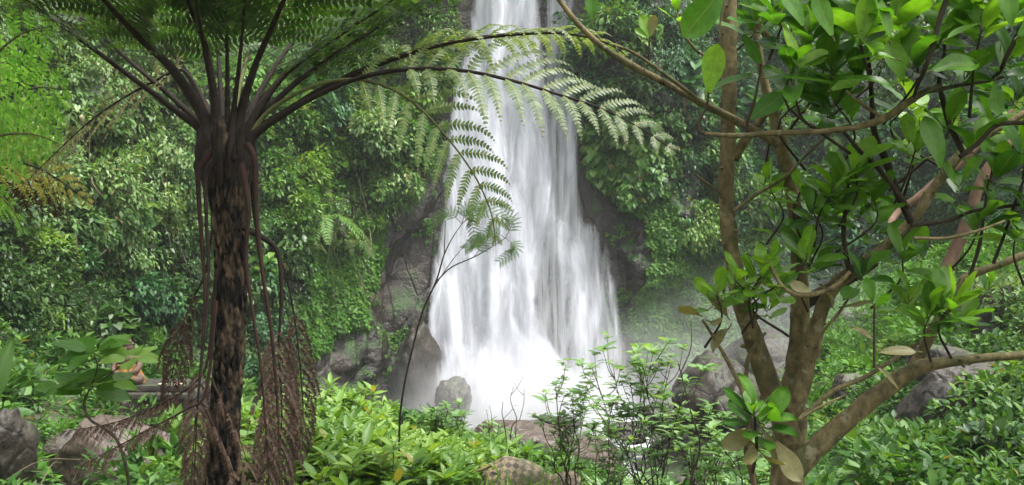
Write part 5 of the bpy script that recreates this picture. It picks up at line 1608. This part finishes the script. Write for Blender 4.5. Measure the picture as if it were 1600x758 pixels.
GT = 'open twiggy shrubs in front of the pool'
twiggy('tall open shrub with pale leaf rosettes right of the falls', 1010, 5.6, [(925, 575), (958, 572), (996, 548), (1020, 553), (1048, 572), (1074, 596), (985, 600), (1030, 610), (950, 630), (1060, 640), (1000, 580)], .062, sub=6, group=GT)
twiggy('smaller open shrub with wiry stems in front of the white spray', 892, 5.9, [(852, 614), (868, 604), (894, 622), (906, 606), (880, 650), (915, 640), (845, 660)], .055, sub=5, group=GT)
twiggy('low leafy shrub between the tall shrub and the tree trunk', 1090, 5.2, [(1050, 668), (1085, 650), (1115, 668), (1140, 690), (1070, 700), (1125, 720), (1100, 640)], .058, sub=5, group=GT)
twiggy('thin shrub with sparse leaves in front of the brown slab', 950, 5.4, [(925, 668), (950, 660), (975, 655), (940, 700), (985, 690), (960, 720)], .055, group=GT)
twiggy('slender leafy shrub at the bottom beside the young shoots', 1165, 4.9, [(1130, 700), (1150, 712), (1180, 720), (1205, 716), (1110, 735)], .07, sub=5, group=GT)
twiggy('nearly bare forked twig standing out against the spray', 801, 7.0, [(786, 628), (803, 603), (819, 608)], .06, sub=1, bare=True, r=.006, name='bare_twig', cat='twig')
twiggy('small bare shoot left of the forked twig', 772, 7.6, [(765, 634), (760, 640)], .06, sub=0, bare=True, r=.005, name='bare_twig', cat='twig')
twiggy('leafy shoot rising from the mound beside the bare sapling', 685, 7.6, [(683, 642), (700, 640), (690, 652)], .06, sub=2, r=.006, name='leafy_shoot', cat='shoot')
twiggy('leafy shoot rising from the mound under the pointed rock', 717, 7.5, [(717, 632), (712, 650), (726, 652)], .06, sub=2, r=.006, name='leafy_shoot', cat='shoot')
twiggy('dark almost leafless stem crossing the tall open shrub', 1125, 5.0, [(1060, 568)], .03, sub=3, bare=True, r=.009, name='bare_twig', cat='twig')

# ------------------------------------------------------------------ the bare curved sapling with feathery leaves
DS = 5.6
sb = P(624, 690, DS); sb[2] = float(ground_z(np.array([sb[0]]), np.array([DS]))[0]) - .02
sap = tag(empty('sapling', sb), 'thin dark curving sapling with feathery leaves before the falls', 'sapling')
mb = MB(); tube(mb, np.vstack([sb, F([(624, 672), (630, 612), (642, 555), (660, 488), (682, 438), (694, 398), (708, 370), (722, 350)], DS)]), [.007, .0068, .0065, .006, .0055, .005, .004, .003, .002], 8, 60, 0, rough=.1); mb.build('stem', M['stipe'], sap)
mb = MB(); tube(mb, F([(680, 442), (705, 418), (740, 402), (765, 388), (790, 372)], DS), [.005, .0045, .004, .003, .002], 6, 24, 0); mb.build('branch', M['twig'], sap)
mb = MB(); tube(mb, F([(676, 452), (694, 425), (712, 400), (728, 382)], DS - .05), [.004, .003, .0025, .002], 6, 18, 0); mb.build('branch', M['twig'], sap)
mb = MB(); tube(mb, F([(694, 398), (695, 370), (696, 345)], DS + .04), [.004, .003, .002], 6, 12, 0); mb.build('branch', M['twig'], sap)
for i, (a, b, c) in enumerate((((722, 350), (750, 330), (800, 345)), ((722, 350), (700, 332), (672, 352)), ((790, 372), (800, 345), (778, 318)), ((790, 372), (805, 388), (782, 408)), ((740, 402), (755, 380), (748, 375)), ((722, 350), (735, 340), (742, 372)), ((765, 388), (745, 378), (728, 388)), ((722, 350), (730, 325), (760, 318)), ((790, 372), (768, 362), (738, 378)))):
    pm = MB()
    q = catmull(F([a, b, c], DS + rng.normal(0, .05)), 14)
    T_ = nrm(np.gradient(q, axis=0))
    up = nrm(np.array([rng.normal(0, .2), -.8, .6]))
    for k in range(3, 14):
        for s in (-1, 1):
            sd = nrm(np.cross(T_[k], up)) * s
            pinna(pm, q[k], sd + T_[k] * .6, up, (.085 * (1 - .4 * k / 14)), .5, .013, nseg=6, npin=12, rib_r=.0009, wid=.7)
    tube(pm, q, np.linspace(.002, .001, 14), 4, 14, 1, cap=False)
    pm.build('feather_leaf', [M['frond'], M['stipe_green']], sap)

# ------------------------------------------------------------------ broad leaved plant by the boulders, blades at the left edge, taro
DB = 6.0
pb = P(205, 790, DB); pb[2] = float(ground_z(np.array([pb[0]]), np.array([DB]))[0]) - .02
bp = tag(empty('broad_leaf_plant', pb), 'broad leaved plant on a bent stem in front of the statue', 'plant')
mb = MB(); tube(mb, np.vstack([pb, F([(200, 745), (184, 690), (160, 668), (140, 655), (131, 632), (140, 608)], DB)]), [.013, .012, .011, .010, .009, .008, .006], 8, 44, 0, rough=.12)
tube(mb, F([(140, 610), (152, 575), (146, 550)], DB), [.006, .005, .003], 6, 14, 0)
tube(mb, F([(140, 608), (165, 590), (188, 572), (205, 562)], DB), [.006, .005, .004, .003], 6, 14, 0)
tube(mb, F([(134, 620), (118, 612), (104, 606)], DB), [.005, .004, .003], 6, 10, 0)
mb.build('stem', M['twig'], bp)
TBr = [T_grid(.56, ovate, 7, .1, .25, 2, .03), T_grid(.62, ovate, 7, .06, .12, 2, .03)]
for (hub, n, s, mt) in (((146, 550), 8, .26, 'leaf_tree'), ((206, 560), 6, .24, 'leaf_bright'), ((104, 606), 5, .27, 'leaf_tree'), ((140, 608), 6, .26, 'leaf_tree'), ((170, 598), 4, .22, 'leaf_bright')):
    h_ = P(*hub, DB)
    for k in range(n):
        a = k * 6.283 / n + rng.normal(0, .3)
        lm = MB(); dr = nrm(np.array([math.cos(a), math.sin(a), .12 + rng.normal(0, .2)]))
        put_leaves(lm, TBr[k % 2], (h_ + dr * .04)[None], dr[None], nrm(Z + np.array([0, -.75, 0]) + rand_unit(1)[0] * .35)[None], np.array([s * (.7 + .4 * rng.random())]))
        tube(lm, [h_, h_ + dr * .045], [.003, .0025], 5, 4, 0, cap=False)
        lm.build('leaf', M[mt], bp)

DE = 2.5
eb = P(-120, 1000, DE); eb[2] = float(ground_z(np.array([eb[0]]), np.array([DE]))[0])
ep = tag(empty('strap_leaf_plant', eb), 'dark strap leaved plant whose leaf tips show at the left edge', 'plant')
TBl = T_grid(.26, lanceo, 12, .2, .35, 2, .02)
for a, b, fc in (((-22, 640), (18, 530), (.5, -1, .1)), ((-110, 800), (66, 748), (0, -.5, 1)), ((-60, 700), (-90, 480), (.3, -1, .3)), ((-120, 760), (-190, 560), (.3, -1, .3))):
    A, B = P(*a, DE), P(*b, DE)
    lm = MB(); put_leaves(lm, TBl, A[None], (B - A)[None], nrm(np.array([fc], float)), np.array([np.linalg.norm(B - A)]))
    tube(lm, [eb + Z * .02, (eb + A) / 2 + np.array([0, .03, 0]), A], [.010, .008, .004], 7, 14, 1)
    lm.build('leaf', [M['leaf_dark'], M['stipe_green']], ep)

DTa = 6.8
tbp = P(412, 760, DTa); tbp[2] = float(ground_z(np.array([tbp[0]]), np.array([DTa]))[0])
ta = tag(empty('taro_plant', tbp), 'taro plant with large pale shiny leaves behind the fern trunk', 'plant')
TH = T_grid(.8, heart, 8, .06, .12, 3, .02)
for a, b, mt in (((410, 690), (376, 674), 'leaf_pale'), ((392, 676), (420, 664), 'leaf_pale'), ((455, 672), (462, 708), 'leaf_tree'), ((388, 704), (374, 716), 'leaf_bright'), ((418, 700), (398, 722), 'leaf_bright')):
    A, B = P(*a, DTa), P(*b, DTa - .12)
    lm = MB(); put_leaves(lm, TH, A[None], (B - A)[None], nrm(np.array([[rng.normal(0, .1), -.35, 1]])), np.array([max(.24, np.linalg.norm(B - A) * 1.15)]))
    tube(lm, [tbp, (tbp + A) / 2 + np.array([.02, 0, .03]), A], [.010, .008, .005], 7, 14, 1)
    lm.build('leaf', [M[mt], M['stipe_green']], ta)
for px, py, d, lab in ((120, 588, 13.5, 'small red orange blossom in the bushes left of the statue'), (1447, 742, 9.0, 'small orange blossom low in the undergrowth under the thick limb')):
    c = P(px, py, d); t = tag(empty('blossom', c), lab, 'flower')
    mb = MB(); k = 12; a = np.arange(k) * 2.4
    put_leaves(mb, T_grid(.5, ovate, 3, .1, -.2, 1), np.repeat(c[None], k, 0), nrm(np.stack([np.cos(a), np.sin(a) - .5, .5 * np.cos(a * 3)], 1)), nrm(np.tile([0, -1.0, .4], (k, 1))), np.full(k, .035 * d / 9))
    mb.build('petals', M['flower_orange'], t)
    mb = MB(); tube(mb, [c + np.array([0, .02, 0]), c + np.array([.02, .06, -.25])], [.004, .006], 5, 6, 0); mb.build('stem', M['stipe_green'], t)

# ------------------------------------------------------------------ plants that stand out on the cliffs
def cliff_at(px, py):
    ok = (CP[..., 1] > 6)
    a, b = proj(CP.reshape(-1, 3)); a = a.reshape(NU, NV); b = b.reshape(NU, NV)
    e = (a - px) ** 2 + (b - py) ** 2 + np.where(ok, 0, 1e9)
    i, j = np.unravel_index(np.argmin(e), e.shape)
    return CP[i, j].copy(), CN[i, j].copy()


def cliff_shrub(px, py, w, label, mat, size, nl, name='shrub', cat='shrub', T=TM, hang=.4, out_=.35, group=None, flat=1.0):
    p, n = cliff_at(px, py)
    R = w * .5 / FPX * p[1]
    c = p + nrm(n + Z * .2) * R * out_
    t = tag(empty(name, p), label, cat, group)
    nl_ = nl
    pos, d, nm = clump_arrays(c, nrm(n + Z * .35), R, nl_, 14, hang, flat)
    lf = MB(); put_leaves(lf, T, pos, d, nm, size * np.exp(rng.normal(0, .22, nl_)))
    st = MB()
    for k in range(9):
        e = pos[rng.integers(0, nl_)]
        st_mid = (p + e) / 2 + Z * R * .15
        tube(st, [p - n * .1, st_mid, e], [.035 * R + .01, .022 * R + .006, .006], 5, 10, 0)
    st.build('branches', M['vine'], t)
    lf.build('foliage', M[mat], t)
    return t


GS = 'shrubs growing on the cliffs'
cliff_shrub(575, 235, 120, 'pale feathery shrub leaning out over bare rock left of the falls', 'leaf_pale', .26, 1300, group=GS, hang=.6)
cliff_shrub(600, 300, 90, 'pale hanging shrub just under the feathery one by the rock', 'leaf_pale', .24, 900, group=GS, hang=.8)
cliff_shrub(470, 165, 110, 'blue green shrub high on the cliff right of the fern crown', 'leaf_teal', .26, 1000, group=GS)
cliff_shrub(530, 150, 80, 'dark blue green shrub below the arching fronds', 'leaf_teal', .24, 800, group=GS)
cliff_shrub(455, 270, 95, 'bright green shrub right of the fern trunk', 'leaf_bright', .20, 1000, group=GS)
cliff_shrub(470, 330, 85, 'yellowish green shrub above the cliff ferns', 'leaf_bright', .18, 800, group=GS)
cliff_shrub(665, 150, 80, 'bright shrub at the left rim of the falls', 'leaf_bright', .24, 800, group=GS)
cliff_shrub(640, 205, 70, 'mid green shrub under the olive frond', 'leaf_mid', .24, 700, group=GS)
cliff_shrub(270, 90, 120, 'sunlit yellowish shrub behind the left stalks of the fern', 'leaf_bright', .16, 1200, group=GS)
cliff_shrub(250, 240, 140, 'pale creeper covered shrub left of the fern trunk', 'leaf_pale', .15, 1600, group=GS, hang=.8)
cliff_shrub(165, 300, 110, 'pale green bush under the browning frond', 'leaf_pale', .15, 1000, group=GS, hang=.7)
cliff_shrub(190, 200, 90, 'light green bush between the left fern and the trunk', 'leaf_pale', .14, 900, group=GS, hang=.7)
cliff_shrub(45, 420, 110, 'bright glossy bush at the left edge below the old fronds', 'leaf_bright', .14, 900, group=GS)
cliff_shrub(60, 530, 120, 'large leafy bush at the left edge above the grey rock', 'leaf_bright', .14, 1100, group=GS)
cliff_shrub(1100, 285, 130, 'rounded tree like shrub on the right cliff beside the slim stem', 'leaf_mid', .22, 1500, group=GS, hang=.75)
cliff_shrub(1165, 330, 120, 'bushy shrub behind the slim ringed stem', 'leaf_mid', .22, 1300, group=GS, hang=.7)
cliff_shrub(1075, 355, 80, 'light green shrub below the tree like shrub on the right cliff', 'leaf_bright', .18, 800, group=GS, hang=.7)
cliff_shrub(1165, 400, 90, 'yellowish drooping shrub low on the right cliff', 'leaf_bright', .17, 800, group=GS, hang=.8)
cliff_shrub(1010, 140, 110, 'dark shrub on the right cliff under the slanting branch', 'leaf_dark', .26, 1000, group=GS)
cliff_shrub(960, 60, 110, 'leafy shrub beside the top of the falls', 'leaf_mid', .26, 1000, group=GS)
cliff_shrub(1480, 50, 130, 'hazy pale shrub high behind the big leaves', 'leaf_pale', .26, 1000, group=GS)


def cliff_fern(px, py, L, n, label, mat='frond', droop=1.0, down=.0):
    p, nn = cliff_at(px, py)
    s = L / FPX * p[1]
    t = tag(empty('cliff_fern', p), label, 'fern', 'ferns on the cliffs')
    for k in range(n):
        a = -1.2 + 2.4 * k / max(1, n - 1) + rng.normal(0, .15)
        side = nrm(np.cross(nn, Z))
        o = nrm(nn * .8 + side * math.sin(a) * 1.1 + Z * (.55 - down))
        q = [p - nn * .1, p + o * s * .35 + Z * s * .08, p + o * s * .7 - Z * s * (.02 + .25 * down), p + o * s * .95 - Z * s * (.28 + .4 * down)]
        frond(t, q, .018, start=.12, pairs=16, plen=s * .22, blade=s * .035, droop=droop, mats=(mat, 'rib_yellow'), stipe='stipe_green', rib=.004, npin=9)
    return t


cliff_fern(500, 345, 85, 7, 'large fern with long drooping fronds on the left cliff', 'frond_bright', down=.5)
cliff_fern(540, 385, 60, 6, 'smaller drooping fern beside the ivy wall', 'frond', down=.5)
cliff_fern(470, 410, 60, 6, 'shaded fern between the fern trunk and the ivy', 'frond', down=.4)
cliff_fern(1220, 100, 80, 8, 'fern on the cliff behind the forked stems', 'frond', down=.2)
cliff_fern(990, 215, 70, 7, 'pale fern hanging above the heart leaved creeper', 'frond', down=.4)

cliff_fern(120, 120, 70, 7, 'fern high on the left cliff above the browning frond', 'frond', down=.4)
cliff_fern(330, 450, 60, 6, 'shaded fern low behind the fern trunk', 'frond', down=.4)
cliff_fern(30, 470, 60, 7, 'bright fern at the left edge over the bushes', 'frond_bright', down=.3)
cliff_fern(600, 90, 70, 7, 'fern hanging high between the arching fronds', 'frond', down=.5)
cliff_fern(1330, 280, 60, 7, 'fern on the dim cliff behind the middle leaf clusters', 'frond_bright', down=.4)
for (px, py, w, lab, mt, sz) in ((520, 250, 60, 'large leaved climber on the left cliff above the big fern', 'leaf_bright', .42), (420, 420, 60, 'large leaved plant just right of the fern trunk', 'leaf_mid', .34), (100, 360, 60, 'big leaved climber below the tan frond', 'leaf_teal', .30), (230, 330, 50, 'broad leaved climber under the pale creeper', 'leaf_bright', .26),
                             (1060, 120, 70, 'big leaved climber between slanting branch and slim stem', 'leaf_teal', .5), (960, 150, 60, 'pale large leaved climber near the right rim of the falls', 'leaf_pale', .42), (1300, 220, 80, 'big leaved climber on the dim cliff behind the horizontal branch', 'leaf_mid', .48), (1000, 60, 60, 'large leaved climber under the top of the slanting branch', 'leaf_bright', .4)):
    cliff_shrub(px, py, w, lab, mt, sz, 130, name='climber', cat='climbing plant', T=TM_H, hang=.9, out_=.2, group='large leaved climbers')

# big leaved wild bananas with dead skirts, right of the falls
def banana(px, py, h, label, dead_n=6, live_n=6):
    p, nn = cliff_at(px, py)
    s = h / FPX * p[1]
    b = p + nn * .5 + np.array([0, 0, -.2])
    t = tag(empty('wild_banana', b), label, 'banana plant', 'wild bananas on the right cliff')
    top = b + Z * s * .5 + nn * .3
    mb = MB(); tube(mb, [b - nn * .5 - Z * .2, b + Z * s * .2, top], [.10, .09, .06], 9, 14, 0, rough=.1); mb.build('stem', M['stipe_green'], t)
    TBn = T_grid(.34, lanceo, 10, .16, .55, 2, .04)
    for k in range(live_n + dead_n):
        a = k * 2.4
        o = np.array([math.cos(a), math.sin(a), 0]) * .8 + nn * .5
        lm = MB(); dd = k >= live_n
        d = nrm(o + Z * (.75 - .09 * k)) if not dd else nrm(o * .35 - Z)
        put_leaves(lm, TBn, (top - Z * (.02 * k))[None], d[None], nrm(Z + o * .2)[None] if not dd else nrm(o)[None], np.array([s * (.62 if not dd else .5) * (.8 + .4 * rng.random())]), wscale=np.array([1.0 if not dd else .35]))
        lm.build('leaf' if not dd else 'dead_leaf', M['leaf_teal'] if not dd else M['dead_leaf'], t)
    return t


banana(1100, 240, 90, 'wild banana with hanging brown leaves left of the slim stem')
banana(1065, 175, 90, 'dark broad leaved banana under the slanting branch', 3, 7)
banana(1160, 110, 90, 'shaded banana plant high behind the slim stem', 3, 7)
# lianas hanging down the left cliff
for i, (px, y0, y1, lab) in enumerate(((222, 240, 400, 'thin pale liana hanging left of the fern trunk'), (182, 300, 520, 'long liana trailing down the middle of the left cliff'), (130, 250, 420, 'crooked liana under the browning frond'), (40, 330, 500, 'dark liana near the left edge'), (560, 300, 470, 'pale liana hanging beside the bare rock'), (268, 300, 470, 'liana close to the dead fronds left of the trunk'))):
    pts = []
    for y in np.linspace(y0, y1, 7):
        p, n = cliff_at(px + rng.normal(0, 5), y)
        pts.append(p + n * (.75 + .15 * math.sin(y * .05)))
    mb = MB(); tube(mb, pts, [.022] * 5 + [.016, .010], 6, 50, 0, rough=.2)
    tag(mb.build('liana', M['vine']), lab, 'vine', 'lianas on the cliffs')

# grass and weeds growing over the mat, dead stalks on the slopes
mb = MB()
TG = T_grid(.09, lanceo, 5, .2, .5, 1)
for k in range(330):
    px = rng.uniform(620, 980); d = rng.uniform(5.0, 6.6)
    if 705 < px < 905 and rng.random() < .55: continue
    x = (px - 800) / FPX * d
    g = np.array([x, d, float(ground_z(np.array([x]), np.array([d]))[0])])
    n = 5
    D = nrm(np.stack([rng.normal(0, .45, n), rng.normal(0, .45, n), np.ones(n)], 1))
    put_leaves(mb, TG, np.repeat(g[None], n, 0) + rng.normal(0, .03, (n, 3)) * [1, 1, 0], D, nrm(np.stack([rng.normal(0, 1, n), rng.normal(0, 1, n), np.full(n, .3)], 1)), rng.uniform(.08, .2, n))
tag(mb.build('grass', M['leaf_bright']), 'thin grass and weeds round the woven mat', kind='stuff')
mb = MB()
for k in range(420):
    y = rng.uniform(8.5, 26); x = rng.uniform(3.2, 14) if k % 3 else rng.uniform(-10, -4)
    c = np.array([x, y, float(ground_z(np.array([x]), np.array([y]))[0])])
    if c[2] < 2: continue
    L = rng.uniform(.3, 1.1); o = nrm(np.array([rng.normal(0, 1), rng.normal(0, 1), rng.uniform(.2, 1.1)]))
    q0 = c + Z * .1; q1 = q0 + o * L * .5 + Z * .1; q2 = q0 + o * L - Z * .05 + rng.normal(0, .08, 3)
    tube(mb, [q0, q1, q2], [.007, .005, .003], 4, 8, 0, cap=False)
tag(mb.build('dead_stalks', M['vine']), 'dead stalks and creeper stems over the slopes', kind='stuff')

GR = 'shrubs on the right slope'
def slope_shrub(px, d, w, label, mat, size, nl, T=TM, group=GR, lift=.35):
    x = (px - 800) / FPX * d
    p = np.array([x, d, float(ground_z(np.array([x]), np.array([d]))[0])])
    R = w * .5 / FPX * d
    t = tag(empty('shrub', p), label, 'shrub', group)
    c = p + Z * R * lift
    pos, dd, nm = clump_arrays(c, nrm(Z + np.array([0, -.3, 0])), R, nl, 16, .35, .8)
    lf = MB(); put_leaves(lf, T, pos, dd, nm, size * np.exp(rng.normal(0, .22, nl)))
    st = MB()
    for k in range(10):
        e = pos[rng.integers(0, nl)]
        tube(st, [p - Z * .05, (p + e) / 2 + Z * R * .15, e], [.02, .014, .005], 5, 10, 0)
    st.build('branches', M['vine'], t); lf.build('foliage', M[mat], t)
slope_shrub(1560, 10.5, 170, 'dark glossy shrub in the lower right corner', 'leaf_dark', .15, 900, TM_W)
slope_shrub(1590, 14.5, 150, 'glossy leaved shrub right of the large dark boulder', 'leaf_mid', .16, 900, TM_W)
slope_shrub(1420, 11.5, 120, 'leafy shrub under the middle of the thick lower limb', 'leaf_under', .12, 900)
slope_shrub(1330, 10.5, 110, 'dark leaved shrub close to the right of the tree base', 'leaf_dark', .12, 800)
slope_shrub(1580, 20, 150, 'pale dense shrub high on the right slope below the branches', 'leaf_pale', .16, 1300)
slope_shrub(1400, 21, 100, 'bright shrub between the grey rocks and the large dark boulder', 'leaf_bright', .14, 900)
slope_shrub(1300, 17.5, 110, 'light green shrub just right of the forked trunk', 'leaf_bright', .12, 900)
slope_shrub(1450, 25, 120, 'hazy green shrub on the middle of the right slope', 'leaf_ivy', .16, 900)

# hanging dead stems of the creepers over the left cliff
mb = MB()
pp, nn_ = cliff_samples(150, veg & (CPX > -60) & (CPX < 640) & (CPY < 470) & (CPY > 20))
for k in range(150):
    L = rng.uniform(.7, 2.6); p = pp[k] + nn_[k] * rng.uniform(.5, .95)
    pts = [p + Z * L * .2, p - Z * L * .2 + rng.normal(0, .06, 3), p - Z * L * .5 + nn_[k] * .1 + rng.normal(0, .1, 3), p - Z * L + nn_[k] * rng.uniform(.05, .3)]
    tube(mb, pts, np.array([.010, .009, .007, .004]) * rng.uniform(.6, 1.3), 4, 12, 0, cap=False)
tag(mb.build('creeper_stems', M['vine']), 'bare creeper stems hanging over the left cliff', kind='stuff')
